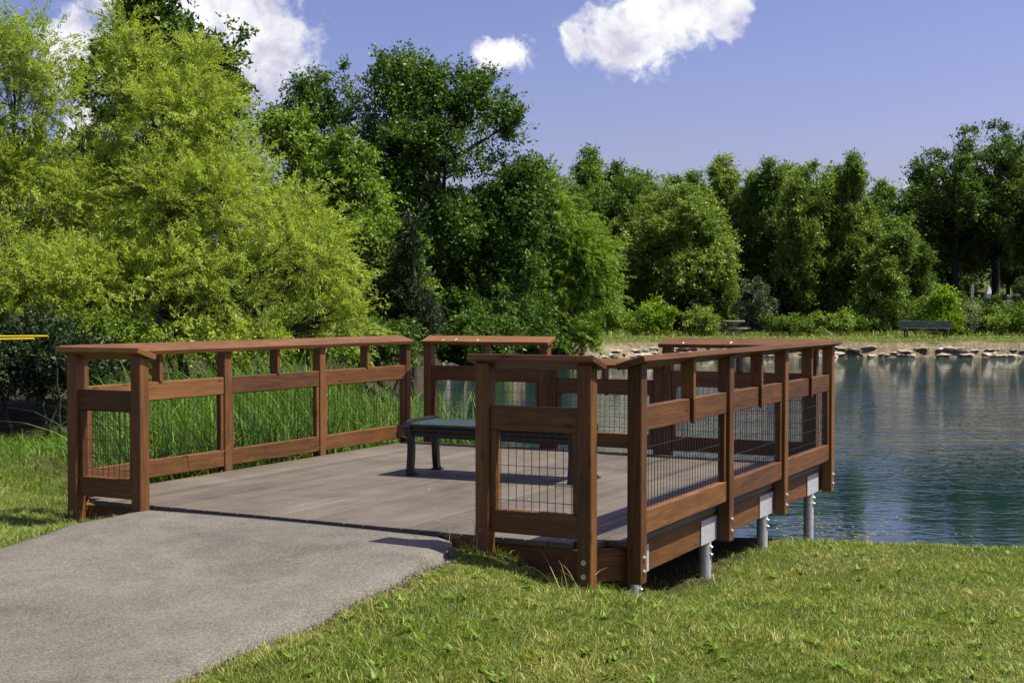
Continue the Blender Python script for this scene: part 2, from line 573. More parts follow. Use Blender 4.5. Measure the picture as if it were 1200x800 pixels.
class Tubes:
    """collects tapered tubes into one mesh"""
    def __init__(self, n=6):
        self.v = []; self.f = []; self.n = n; self.c = 0

    def add(self, pts, rad):
        n = self.n
        pts = [Vector(p) for p in pts]
        ref = Vector((0.31, 0.87, 0.11))
        for i, p in enumerate(pts):
            d = (pts[min(i + 1, len(pts) - 1)] - pts[max(i - 1, 0)])
            if d.length < 1e-6: d = Vector((0, 0, 1))
            d.normalize()
            a = d.cross(ref)
            if a.length < 0.05: a = d.orthogonal()
            a.normalize(); b = d.cross(a)
            for k in range(n):
                an = 2 * math.pi * k / n
                self.v.append(p + (a * math.cos(an) + b * math.sin(an)) * rad[i])
            if i:
                s = self.c + (i - 1) * n
                for k in range(n):
                    k2 = (k + 1) % n
                    self.f.append((s + k, s + k2, s + n + k2, s + n + k))
        self.c += len(pts) * n

    def mesh(self, name):
        return pd_mesh(name, self.v, self.f, True)


# ------------------------------------------------------------------ terrain
def catmull(P, sub=6):
    P = np.array(P, float); n = len(P); out = []
    for i in range(n):
        p0, p1, p2, p3 = P[i - 1], P[i], P[(i + 1) % n], P[(i + 2) % n]
        for t in np.linspace(0, 1, sub, endpoint=False):
            out.append(0.5 * ((2 * p1) + (-p0 + p2) * t + (2 * p0 - 5 * p1 + 4 * p2 - p3) * t * t + (-p0 + 3 * p1 - 3 * p2 + p3) * t ** 3))
    return np.array(out)


POND = catmull([(2.9, 12.0), (1.0, 12.3), (-0.7, 12.6), (-1.15, 17), (-1.75, 26), (-2.35, 36), (-2.3, 43), (0.2, 49.5), (2.8, 55.5), (6, 59.6), (14, 60.3), (24, 59.8),
                (36, 60.4), (52, 57), (66, 45), (68, 26), (52, 12), (30, 9.2), (14, 9.6), (7, 10.8), (4.7, 11.35)])
_rng = np.random.default_rng(5)
POND = POND + _rng.normal(0, 0.05, POND.shape)


def pond_dist(x, y):
    """signed distance to the shoreline, positive on land"""
    x = np.asarray(x, float); y = np.asarray(y, float)
    d2 = np.full(x.shape, 1e18); inside = np.zeros(x.shape, bool)
    n = len(POND)
    for i in range(n):
        ax, ay = POND[i]; bx, by = POND[(i + 1) % n]
        ex, ey = bx - ax, by - ay
        t = np.clip(((x - ax) * ex + (y - ay) * ey) / (ex * ex + ey * ey + 1e-12), 0, 1)
        d2 = np.minimum(d2, (x - ax - t * ex) ** 2 + (y - ay - t * ey) ** 2)
        c = ((ay > y) != (by > y)) & (x < (bx - ax) * (y - ay) / (by - ay + 1e-12) + ax)
        inside ^= c
    d = np.sqrt(d2)
    return np.where(inside, -d, d)


def path_z(v):
    return np.interp(v, [-30, -12, -8, -5, -2.7, -1.16, -0.5, 0.3], [-0.75, -0.50, -0.42, -0.31, -0.165, -0.085, -0.033, -0.028])


CTRL = []
for v in (0.3, 0, -0.6, -1.2, -2, -2.7, -3.8, -5, -8, -12):
    for u in (0.72, 2.1, 3.48):
        w_ = W(u, v); CTRL.append((w_.x, w_.y, float(path_z(v)) - 0.05))
for (u, v, z) in ((4.2, -0.15, -0.25), (4.45, 0.55, -0.42), (4.45, 1.2, -0.52), (4.9, 1.6, -0.50), (4.7, 2.9, -0.46), (4.7, 4.0, -0.54), (0.15, -0.1, -0.17), (-0.8, -0.3, -0.20),
                  (-1.0, 1.5, -0.45), (-1.2, 4, -0.6), (-2.5, 3, -0.5), (2, 1.2, -0.40), (1, 1.2, -0.42), (3.3, 1.2, -0.42), (2, 3, -0.62), (3.5, 3, -0.6), (0.5, 3, -0.6),
                  (3.9, 0.35, -0.30), (0.4, 0.35, -0.3), (2, 0.5, -0.32)):
    w_ = W(u, v); CTRL.append((w_.x, w_.y, z))
CTRL += [(2.4, 6.1, -0.38), (4, 8, -0.44), (3.6, 10, -0.52), (10, 7, -0.42), (0, 3, -0.38), (3, 2, -0.42), (-6, 5, -0.3), (0.6, 5.6, -0.32), (1.5, 7.6, -0.37),
         (-3.6, 9.3, -0.13), (-6, 10, -0.10), (-5, 14, -0.18), (-7, 20, -0.05), (-12, 20, 0.0), (-5, 28, -0.1), (-4, 38, 0.0), (-12, 40, 0.3), (-2.5, 22, -0.3),
         (-2, 46, -0.1), (2, 62, 0.05), (5, 62, -0.08), (20, 62, -0.08), (38, 62, -0.08), (5, 67, 0.07), (20, 67, 0.07), (40, 67, 0.07), (10, 80, 0.3), (30, 80, 0.35),
         (28, 100, 2.0), (45, 100, 2.2), (35, 125, 5.0), (60, 125, 5.0), (80, 110, 4), (45, 150, 6.5), (0, 100, 0.8), (-40, 60, 0.5), (-30, 5, -0.2), (20, -20, -0.6), (-20, -30, -0.6), (90, 40, 0.4), (60, -5, -0.2), (0, 300, 3), (150, 300, 4), (-150, 300, 3), (-150, 100, 2), (150, 100, 2)]
CTRL = np.array(CTRL)


def hz(x, y, shore=True):
    x = np.asarray(x, float); y = np.asarray(y, float)
    num = np.zeros(x.shape); den = np.zeros(x.shape)
    for cx, cy, cz in CTRL:
        w_ = 1.0 / ((x - cx) ** 2 + (y - cy) ** 2 + 0.05) ** 1.6
        num += w_ * cz; den += w_
    h = num / den
    h = h + 0.018 * np.sin(x * 1.7 + 0.6 * y) * np.cos(y * 1.3 - 0.5 * x)
    d = pond_dist(x, y)
    far = np.clip((y - 30) / 15, 0, 1)
    wdt = 1.5 * (1 - far) + 0.95 * far
    t = np.clip(d / wdt, 0, 1)
    s = np.where(far > 0.5, 1 - (1 - t) ** 2, t * t * (3 - 2 * t))
    land = (WATER_Z - 0.03) * (1 - s) + h * s
    sea = WATER_Z - 0.03 - np.minimum(0.9, 0.35 * -d)
    # nothing may poke through the path
    u, v = to_local(x, y)
    onp = (u > 0.72) & (u < 3.46) & (v < 0.35)
    z = np.where(d > 0, land, sea)
    return np.where(onp, np.minimum(z, path_z(v) - 0.035), z)


def h1(x, y):
    return float(hz(np.array([x]), np.array([y]))[0])


def build_terrain():
    def lines(parts):
        return np.unique(np.round(np.concatenate([np.arange(a, b, s) for a, b, s in parts] + [[parts[-1][1]]]), 4))
    xs = lines([(-900, -300, 100), (-300, -60, 20), (-60, -20, 4), (-20, -6, 0.5), (-6, 6, 0.12), (6, 30, 0.5), (30, 70, 3), (70, 300, 23), (300, 900, 100)])
    ys = lines([(-200, -20, 30), (-20, 4, 1.5), (4, 13, 0.12), (13, 52, 0.9), (52, 59, 0.5), (59, 63, 0.15), (63, 70, 0.5), (70, 120, 4), (120, 400, 28), (400, 1500, 200)])
    X, Y = np.meshgrid(xs, ys)
    x = X.ravel(); y = Y.ravel()
    z = hz(x, y)
    rg = np.random.default_rng(2)
    d = pond_dist(x, y)
    bankm = (y > 40) & (d > -0.3) & (d < 1.3)
    z = z + np.where(bankm, rg.normal(0, 0.05, z.shape), 0)
    nx, ny = len(xs), len(ys)
    i = np.arange(nx - 1)[None, :] + (np.arange(ny - 1) * nx)[:, None]
    f = np.stack([i, i + 1, i + nx + 1, i + nx], -1).reshape(-1)
    me = np_mesh('ground', np.stack([x, y, z], 1), f, 4, True)
    col = np.zeros((len(x), 4), np.float32); col[:, 3] = 1
    bank = np.where((y > 36) & (x > 0), np.clip(1.15 - np.abs(d - 0.10) / 0.70, 0, 1), 0)
    bank = np.clip(bank * 1.6, 0, 1)
    col[:, 0] = bank
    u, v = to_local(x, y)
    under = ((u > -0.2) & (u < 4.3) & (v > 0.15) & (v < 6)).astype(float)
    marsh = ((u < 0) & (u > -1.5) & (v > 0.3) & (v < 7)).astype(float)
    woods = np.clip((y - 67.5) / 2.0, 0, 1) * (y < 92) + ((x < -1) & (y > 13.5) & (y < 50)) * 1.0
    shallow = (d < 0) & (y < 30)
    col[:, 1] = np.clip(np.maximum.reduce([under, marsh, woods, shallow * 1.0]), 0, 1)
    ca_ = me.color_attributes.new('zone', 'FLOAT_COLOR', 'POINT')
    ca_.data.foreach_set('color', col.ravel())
    o = link('ground', me, 'ground')
    tag(o, kind='structure')
    # water sheet
    wx = [-8, 90]; wy = [8.0, 66]
    me = pd_mesh('water', [(wx[0], wy[0], WATER_Z), (wx[1], wy[0], WATER_Z), (wx[1], wy[1], WATER_Z), (wx[0], wy[1], WATER_Z)], [(0, 1, 2, 3)])
    o = link('water', me, 'pond_water'); tag(o, kind='structure')
    # asphalt path: a slab with a crumbling edge
    rg = np.random.default_rng(9)
    vs = np.concatenate([np.arange(0.045, -6.0, -0.06), np.arange(-6.0, -22, -0.5)])
    us = np.linspace(0, 1, 29)
    wl = np.cumsum(rg.normal(0, 0.008, len(vs))); wr = np.cumsum(rg.normal(0, 0.008, len(vs)))
    wl -= np.linspace(wl[0], wl[-1], len(vs)); wr -= np.linspace(wr[0], wr[-1], len(vs))
    V = []
    for k, v in enumerate(vs):
        u0 = 0.74 + wl[k] + rg.normal(0, 0.004) - 0.05 * math.exp(-((v + 0.2) / 0.5) ** 2) * 0
        u1 = 3.42 + wr[k] + rg.normal(0, 0.006) - 0.16 * max(0, 1 + v / 0.5) ** 2
        for j, t in enumerate(us):
            u = u0 + (u1 - u0) * t
            e = min(t, 1 - t) * (u1 - u0)
            z = float(path_z(v)) + 0.012 * math.sin(math.pi * t) - 0.018 * math.exp(-(e / 0.05) ** 2)
            p = W(u, v, z); V.append(p)
        for t_u in (u0 - 0.02, u1 + 0.02):
            V.append(W(t_u, v, float(path_z(v)) - 0.085))
    m = len(us) + 2; F = []
    for k in range(len(vs) - 1):
        a = k * m; b = a + m
        for j in range(len(us) - 1):
            F.append((a + j, a + j + 1, b + j + 1, b + j)[::-1])
        F.append((a + m - 2, a, b, b + m - 2)[::-1])
        F.append((a + len(us) - 1, a + m - 1, b + m - 1, b + len(us) - 1)[::-1])
    F.append(tuple([0] + [m - 2, m - 1] + list(range(len(us) - 1, 0, -1))))
    me = pd_mesh('path', V, F, True)
    o = link('path', me, 'asphalt'); tag(o, kind='structure')


build_terrain()

# ------------------------------------------------------------------ the pier
PM = Matrix.Translation(W(0, 0)) @ Matrix.Rotation(YAW, 4, 'Z')      # local u,v,z
pier = empty('fishing_pier')
pier.matrix_world = PM
tag(pier, 'reddish brown stained timber fishing pier with grey plank deck and wire mesh railings', 'pier')

DU0, DU1, DV0, DV1 = 0.015, 4.300, 0.070, 4.703
nb = 30
pitch = (DU1 - DU0) / nb
rng = random.Random(4)
for i in range(nb):
    uc = DU0 + pitch * (i + 0.5)
    v0 = DV0 + rng.uniform(-0.002, 0.002)
    e = min(i, nb - 1 - i)
    if e < 2:
        v0 += (0.20, 0.085)[e]
    board('deck_board', (uc, v0, -0.017 + rng.uniform(-0.0012, 0.0012)), (uc, DV1 + rng.uniform(-0.002, 0.002), -0.017), pitch - 0.005, 0.034, (0, 0, 1), 'deck_board', pier, 0.002)

WD = 'stained_wood'
RZ, RH, RT = -0.1305, 0.19, 0.038                     # rim joists
board('rim_joist', (4.276, 0.31, RZ), (4.276, 4.69, RZ), RH, RT, (1, 0, 0), WD, pier)
board('rim_joist', (0.040, 0.31, RZ), (0.040, 4.69, RZ), RH, RT, (1, 0, 0), WD, pier)
board('rim_joist', (0.23, 0.096, RZ), (4.09, 0.096, RZ), RH, RT, (0, 1, 0), WD, pier)
board('rim_joist', (0.065, 4.674, RZ), (4.252, 4.674, RZ), RH, RT, (0, 1, 0), WD, pier)
board('rim_joist', (4.100, 0.095, RZ), (4.282, 0.300, RZ), RH, RT, (1, -1, 0), WD, pier)
board('rim_joist', (0.216, 0.095, RZ), (0.034, 0.300, RZ), RH, RT, (1, 1, 0), WD, pier)
for k in range(1, 8):
    u = 0.04 + k * (4.236 / 8)
    board('joist', (u, 0.118, RZ), (u, 4.652, RZ), RH - 0.01, RT, (1, 0, 0), WD, pier)

CAPW, CAPT, CAPH = 0.184, 0.038, 1.062               # cap centre height of its top face
TILT = 0.055 / 0.176


def bolt(p, d, parent, r=0.0105):
    p = Vector(p); d = Vector(d).normalized()
    v1, f1 = cyl_verts(p - d * 0.004, p + d * 0.004, r * 1.5, r * 1.5, 12)
    v2, f2 = cyl_verts(p + d * 0.003, p + d * 0.014, r, r * 0.75, 6)
    f = f1 + [tuple(i + len(v1) for i in ff) for ff in f2]
    me = pd_mesh('bolt', v1 + v2, f)
    return link('bolt', me, 'bolt_steel', parent)


def wire_panel(O, A, L, z0, z1, parent):
    """welded wire, 5 x 10 cm, in the plane through O along A"""
    O = Vector(O); A = Vector(A)
    v = []; f = []; r = 0.0023
    Nn = Vector((-A.y, A.x, 0))

    def bar(p, q, off):
        p = p + Nn * off; q = q + Nn * off
        vv, ff = cyl_verts(p, q, r, r, 4)
        b = len(v); v.extend(vv); f.extend([tuple(i + b for i in t) for t in ff[:4]])
    n = int(L / 0.0508)
    s0 = (L - n * 0.0508) / 2
    for k in range(n + 1):
        s = s0 + k * 0.0508
        if 0.004 < s < L - 0.004:
            bar(O + A * s + Vector((0, 0, z0 - 0.012)), O + A * s + Vector((0, 0, z1 + 0.012)), 0)
    z = z0 + 0.055
    while z < z1:
        bar(O + A * 0.001 + Vector((0, 0, z)), O + A * (L - 0.001) + Vector((0, 0, z)), 0.003)
        z += 0.1016
    me = pd_mesh('wire_mesh', v, f)
    return link('wire_mesh', me, 'wire', parent)


def railing(O, A, IN, posts, stubs, label, drop=0.0, post_bottoms=None, end=(0.09, 0.09), cap_extra=(0, 0), bolts=True, skip_posts=()):
    """O: point on the inner rail face, A: along, IN: towards the deck. posts/stubs: positions along A"""
    O = Vector((*O, 0)); A = Vector((*A, 0)); IN = Vector((*IN, 0))
    P = empty('railing', (0, 0, 0), pier)
    if label: P['label'] = label
    Z = Vector((0, 0, 1))
    outw = -IN
    pc = outw * 0.0345                      # post centre from the inner rail face
    rc = outw * 0.0275                      # rail centre
    MT, MB, BT, BB = 0.785, 0.642, 0.177, 0.040
    if drop:
        MT -= 0.095; MB -= 0.095
    capz = CAPH - drop
    ptop = capz - 0.0405
    slope = 0.0445 * TILT
    for k, s in enumerate(posts):
        if k in skip_posts:
            continue
        zb = -0.235 if not post_bottoms else post_bottoms[k]
        base = O + A * s + pc
        board('post', base + Z * zb, base + Z * ptop, 0.089, 0.089, outw, WD, P, 0.005, slope)
        if bolts:
            for zz in (-0.085, -0.165):
                if zz > zb + 0.02:
                    bolt(base + outw * 0.0445 + Z * zz, outw, P)
    # rails between posts
    for k in range(len(posts) - 1):
        a = posts[k] + 0.0455; b = posts[k + 1] - 0.0455
        board('middle_rail', O + A * a + rc + Z * (MT + MB) / 2, O + A * b + rc + Z * (MT + MB) / 2, MT - MB, 0.055, outw, WD, P)
        board('bottom_rail', O + A * a + rc + Z * (BT + BB) / 2, O + A * b + rc + Z * (BT + BB) / 2, BT - BB, 0.055, outw, WD, P)
        for s in (a + 0.0195, b - 0.0195):
            board('mesh_frame', O + A * s + rc + Z * (BT + 0.001), O + A * s + rc + Z * (MB - 0.001), 0.037, 0.05, outw, WD, P)
        wire_panel(O + A * (a + 0.038) + rc, A, b - a - 0.076, BT, MB, P)
    # short posts above the middle rail, lapping its outer face
    for s in stubs:
        base = O + A * s
        zt = ptop
        board('short_post', base + outw * 0.034 + Z * (MT + 0.001), base + outw * 0.034 + Z * zt, 0.038, 0.089, outw, WD, P, 0.003, slope)
        board('lap_block', base + outw * 0.0685 + Z * (MB - 0.012), base + outw * 0.0685 + Z * (MT - 0.0005), 0.038, 0.024, outw, WD, P, 0.003)
    # tilted cap
    tn = (IN * TILT + Z).normalized()
    c = pc + Z * capz - tn * (CAPT / 2)
    board('cap_rail', O + A * (posts[0] - end[0]) + c, O + A * (posts[-1] + end[1]) + c, CAPW, CAPT, tn, WD, P, 0.004)
    return P


# sides run along v, wings along u, the water side in three bays with a low middle one
railing((0, 0), (0, 1), (1, 0), [0.27, 1.87, 3.21, 4.70], [1.07, 2.55, 3.96], 'long reed side railing with three wire mesh bays', end=(0.12, 0.05))
railing((4.319, 0), (0, 1), (-1, 0), [0.27, 1.87, 3.21, 4.66], [1.12, 2.57, 3.96], 'long side railing above the grass bank with bolted steel brackets', end=(0.12, 0.10))
railing((0, 0.055), (1, 0), (0, 1), [0.18, 0.783], [], 'narrow entrance railing beside the reeds', end=(0.10, 0.075))
railing((0, 0.055), (1, 0), (0, 1), [3.49, 4.15], [], 'narrow entrance railing above the lawn', end=(0.075, 0.085))
railing((0, 4.718), (1, 0), (0, -1), [0.225, 1.55], [0.89], 'tall railing bay on the water side near the reeds', end=(0.05, 0.07))
railing((0, 4.718), (1, 0), (0, -1), [1.55 + 0.091, 2.83 - 0.091], [2.19], 'lowered railing bay for wheelchair anglers', drop=0.205, end=(0.05, 0.05))
railing((0, 4.718), (1, 0), (0, -1), [2.83, 4.19], [3.52], 'tall railing bay on the water side over open water', end=(0.07, 0.14))

m_, T_, bs_, _o = mat('dropping')
bs_.inputs['Base Color'].default_value = (0.62, 0.61, 0.56, 1)
bs_.inputs['Roughness'].default_value = 0.8
rgd = random.Random(3)
for (u, vv) in ((0.42, 4.70), (0.56, 4.72), (0.82, 4.705), (3.45, 4.72), (3.0, 4.70)):
    zc = CAPH - (4.7525 - vv) * TILT + 0.0015
    v = []; n = 9
    for k in range(n):
        a = 6.283 * k / n; r = 0.006 + rgd.random() * 0.010
        dv_ = math.sin(a) * r * 2.2; v.append((u + math.cos(a) * r * 0.6, vv + dv_, zc + dv_ * TILT))
    link('bird_dropping', pd_mesh('bird_dropping', v, [tuple(range(n))]), 'dropping', pier)

# galvanized brackets and piles
for side, uu in ((1, 4.297), (-1, 0.019)):
    for k, v in enumerate((0.43, 1.69, 3.0, 4.35)):
        pl = board('bracket_plate', (uu + side * 0.0045, v, -0.222), (uu + side * 0.0045, v, -0.058), (0.30 if k == 0 else 0.35), 0.006, (side, 0, 0), 'galvanized', pier, 0.0015)
        inv = pl.matrix_local.inverted()
        for dv in (-0.10, 0.10):
            for z in (-0.195, -0.09):
                b = bolt((uu + side * 0.010, v + dv, z), (side, 0, 0), pl)
                b.matrix_parent_inverse = inv
        pv = v + 0.02
        pu = uu - side * 0.035
        pz = h1(*W(pu, pv).xy)
        p = cyl('support_pipe', (pu, pv, pz - 0.5), (pu, pv, -0.223), 0.042, 'galvanized', pier, 20)
        for z in (-0.26, -0.31):
            bolt((pu + side * 0.042, pv, z), (side, 0.2, 0), p)
for u in (1.1, 2.15, 3.2):
    for v in (1.6, 4.2):
        pz = h1(*W(u, v).xy)
        cyl('support_pipe', (u, v, pz - 0.5), (u, v, -0.215), 0.042, 'galvanized', pier, 16)

# ------------------------------------------------------------------ bench on the deck
def build_bench():
    a = px(480, 557, 10.66); b = px(670, 568, 10.08)
    p = Vector((a.x, a.y, 0.002))
    d = Vector((b.x - a.x, b.y - a.y, 0)); L = 1.42
    ang = math.atan2(d.y, d.x)
    root = empty('bench')
    root.matrix_world = Matrix.Translation(p) @ Matrix.Rotation(YAW + R(3.0), 4, 'Z')
    tag(root, 'backless park bench with dark green seat slats and black cast legs on the deck', 'bench')
    # local: x along, y depth (0 front .. 0.46 back)
    for x in (0.0, L):
        prof = []
        for y0, s in ((0.0, 1), (0.47, -1)):
            pts = []
            for t in np.linspace(0, 1, 9):
                yy = y0 + s * (0.045 * math.sin(t * math.pi / 2 * 1.0) - 0.05 * t ** 3 * 1.0 + 0.0)
                pts.append((yy, 0.40 * t))
            prof.append(pts)
        v = []; f = []

        def ribbon(pts, wdt, tk):
            base = len(v)
            for i, (y, z) in enumerate(pts):
                q0 = pts[max(i - 1, 0)]; q1 = pts[min(i + 1, len(pts) - 1)]
                ty, tz = q1[0] - q0[0], q1[1] - q0[1]
                n = math.hypot(ty, tz); ny, nz = -tz / n, ty / n
                for sx, sn in ((-1, -1), (1, -1), (1, 1), (-1, 1)):
                    v.append((x + sx * wdt / 2, y + ny * sn * tk / 2, z + nz * sn * tk / 2))
                if i:
                    s = base + (i - 1) * 4
                    for k in range(4):
                        f.append((s + k, s + (k + 1) % 4, s + 4 + (k + 1) % 4, s + 4 + k))
            f.append((base + 3, base + 2, base + 1, base)); e = len(v) - 4
            f.append((e, e + 1, e + 2, e + 3))
        legs = []
        for pts in prof:
            v.clear(); f.clear()
            ribbon(pts, 0.05, 0.05)
            me = pd_mesh('leg', list(v), list(f)); link('leg', me, 'bench_black', root)
            v.clear(); f.clear()
            y0 = pts[0][0]; s = 1 if y0 < 0.2 else -1
            board('foot', (x - 0.03, y0 + 0.015 * s, 0.006), (x + 0.06, y0 + 0.015 * s, 0.006), 0.07, 0.012, (0, 0, 1), 'bench_black', root, 0.003)
            cv, cf = cyl_verts((x + 0.042, y0 + 0.015 * s, 0.010), (x + 0.042, y0 + 0.015 * s, 0.026), 0.009, 0.008, 8)
            link('bolt', pd_mesh('bolt', cv, cf), 'bench_black', root)
        # curved seat end casting
        pts = [(-0.028, 0.372), (-0.036, 0.398), (-0.018, 0.424), (0.03, 0.438), (0.10, 0.442), (0.235, 0.438), (0.37, 0.442), (0.44, 0.438), (0.488, 0.424), (0.506, 0.398), (0.498, 0.372)]
        ribbon(pts, 0.055, 0.028)
        link('end_casting', pd_mesh('end_casting', list(v), list(f)), 'bench_black', root)
        v.clear(); f.clear()
        board('cross_bar', (x, 0.02, 0.345), (x, 0.45, 0.345), 0.05, 0.035, (0, 0, 1), 'bench_black', root, 0.006)
    for k in range(5):
        y = 0.012 + k * 0.1115
        z = (0.430, 0.434, 0.433, 0.434, 0.430)[k]
        board('seat_slat', (0.0285, y, z - 0.016), (L - 0.0285, y, z - 0.016), 0.104, 0.032, (0, (-0.12, 0, 0, 0, 0.12)[k], 1), 'bench_green', root, 0.007)
    board('front_apron', (0.026, -0.008, 0.376), (L - 0.026, -0.008, 0.376), 0.026, 0.03, (0, 1, 0), 'bench_black', root, 0.005)
    board('front_apron', (0.026, 0.012, 0.334), (L - 0.026, 0.012, 0.334), 0.036, 0.03, (0, 1, 0), 'bench_black', root, 0.005)
    board('back_apron', (0.026, 0.458, 0.36), (L - 0.026, 0.458, 0.36), 0.06, 0.03, (0, 1, 0), 'bench_black', root, 0.005)
    for q in range(1, 4):
        xx = L * q / 4
        board('seat_bracket', (xx, -0.004, 0.395), (xx, 0.46, 0.395), 0.03, 0.016, (0, 0, 1), 'bench_black', root, 0.003)
        board('apron_spacer', (xx, -0.002, 0.352), (xx, -0.002, 0.363), 0.05, 0.022, (0, 1, 0), 'bench_black', root, 0.002)


build_bench()

# ------------------------------------------------------------------ foliage machinery
def leaf_tris(pos, axis, normal, length, width):
    """pointed leaves, one triangle each, from numpy arrays"""
    axis = axis / (np.linalg.norm(axis, axis=1, keepdims=True) + 1e-9)
    side = np.cross(axis, normal); side /= (np.linalg.norm(side, axis=1, keepdims=True) + 1e-9)
    L = np.broadcast_to(np.asarray(length, float), (len(pos),))[:, None]
    Wd = np.broadcast_to(np.asarray(width, float), (len(pos),))[:, None]
    b = pos + side * Wd * 0.5 + axis * L * 0.15
    c = pos + axis * L
    d = pos - side * Wd * 0.5
    return np.stack([b, c, d], 1).reshape(-1, 3)


def crown_mesh(name, V):
    n = len(V) // 3
    return np_mesh(name, V, np.arange(n * 3), 3)


def rand_dirs(rg, n):
    d = rg.normal(size=(n, 3))
    return d / (np.linalg.norm(d, axis=1, keepdims=True) + 1e-9)


def clump_centres(rg, lobes, n, shell=0.5, low=-0.9):
    lob = np.array(lobes, float)
    area = (lob[:, 3] * lob[:, 4] * lob[:, 5]) ** (2 / 3)
    idx = rg.choice(len(lob), n, p=area / area.sum())
    d = rand_dirs(rg, n)
    d[:, 2] = np.where(d[:, 2] < low, -d[:, 2], d[:, 2])
    r = shell + (1 - shell) * rg.random(n) ** 0.6
    r *= 1 + rg.normal(0, 0.13, n)
    # lumpy outline
    ph = rg.random(6) * 6.28
    bump = 1 + 0.13 * np.sin(3.1 * d[:, 0] * 2 + ph[0] + idx) * np.sin(2.7 * d[:, 2] * 2 + ph[1] + 1.7 * idx) + 0.10 * np.sin(7 * d[:, 1] + ph[2] + idx)
    p = lob[idx, :3] + d * (r * bump)[:, None] * lob[idx, 3:6]
    return p, d, idx


def sub_lobes(rg, lobes, k=7, size=0.46, up=0.25):
    """break each lobe of a crown into smaller uneven ones with gaps between them"""
    out = []
    for l in lobes:
        for j in range(k):
            d = rand_dirs(rg, 1)[0]
            d[2] = abs(d[2]) * 0.9 + d[2] * 0.1 if rg.random() < 0.35 else d[2]
            r = 0.45 + 0.42 * rg.random()
            f = size * (0.6 + 0.8 * rg.random())
            out.append((l[0] + d[0] * l[3] * r, l[1] + d[1] * l[4] * r, l[2] + d[2] * l[5] * r, l[3] * f, l[4] * f, l[5] * f * (1 + up * rg.random())))
    return out


def broadleaf(rg, lobes, nclump, per, lsize, csize, lwr=0.62, droop=0.15, shell=0.5, nsprig=9, k=7, size=0.46):
    """crown of lobes > sub-lobes > clumps > sprigs of leaves; lobe index of each clump is that of its main lobe"""
    sl = sub_lobes(rg, lobes, k, size) if k else list(lobes)
    C, D, si = clump_centres(rg, sl, nclump, shell)
    idx = si // k if k else si
    ns = nclump * nsprig
    kc = np.repeat(np.arange(nclump), nsprig)
    cs = csize * (0.55 + 0.9 * rg.random(nclump))
    sd = rand_dirs(rg, ns) * 0.9 + D[kc] * 0.55 + np.array([0, 0, 0.32])
    sd /= np.linalg.norm(sd, axis=1, keepdims=True)
    slen = cs[kc] * (0.5 + 0.8 * rg.random(ns))
    pl = max(int(per / nsprig), 2)
    ks = np.repeat(np.arange(ns), pl)
    n = len(ks)
    t = 0.15 + 0.9 * rg.random(n)
    s_ = (t * slen[ks])[:, None]
    pos = C[kc][ks] + sd[ks] * s_ - np.array([0, 0, 1]) * (droop * s_ ** 2 / csize) + rg.normal(0, lsize * 0.55, (n, 3))
    nor = rand_dirs(rg, n) * 0.85 + np.array([0, 0, 0.55]) + sd[ks] * 0.3
    ax = rand_dirs(rg, n) * 0.8 + sd[ks] * 0.6 + np.array([0, 0, -droop])
    L = lsize * (0.6 + 0.8 * rg.random(n))
    return leaf_tris(pos, ax, nor, L, L * lwr), C, idx


def willow(rg, lobes, nspray, per, leaf, spray_len):
    """feathery sprays: narrow leaves along arching twigs"""
    C, D, si = clump_centres(rg, sub_lobes(rg, lobes, 7, 0.48), nspray, 0.4)
    idx = si // 7
    d0 = D * 0.9 + rand_dirs(rg, nspray) * 0.7 + np.array([0, 0, 0.35])
    d0 /= np.linalg.norm(d0, axis=1, keepdims=True)
    k = np.repeat(np.arange(nspray), per)
    t = rg.random(len(k))
    SL = spray_len * (0.6 + 0.8 * rg.random(nspray))
    s = (t * SL[k])[:, None]
    sag = 0.24 * (s ** 2) / spray_len
    pos = C[k] + d0[k] * s - np.array([0, 0, 1]) * sag + rg.normal(0, 0.022, (len(k), 3))
    tang = d0[k] - np.array([0, 0, 1]) * (0.48 * s / spray_len)
    ax = tang + rand_dirs(rg, len(k)) * 0.75
    nor = rand_dirs(rg, len(k)) + np.array([0, 0, 0.6])
    L = leaf * (0.6 + 0.8 * rg.random(len(k)))
    V = leaf_tris(pos, ax, nor, L, L * 0.26)
    return V, C, idx


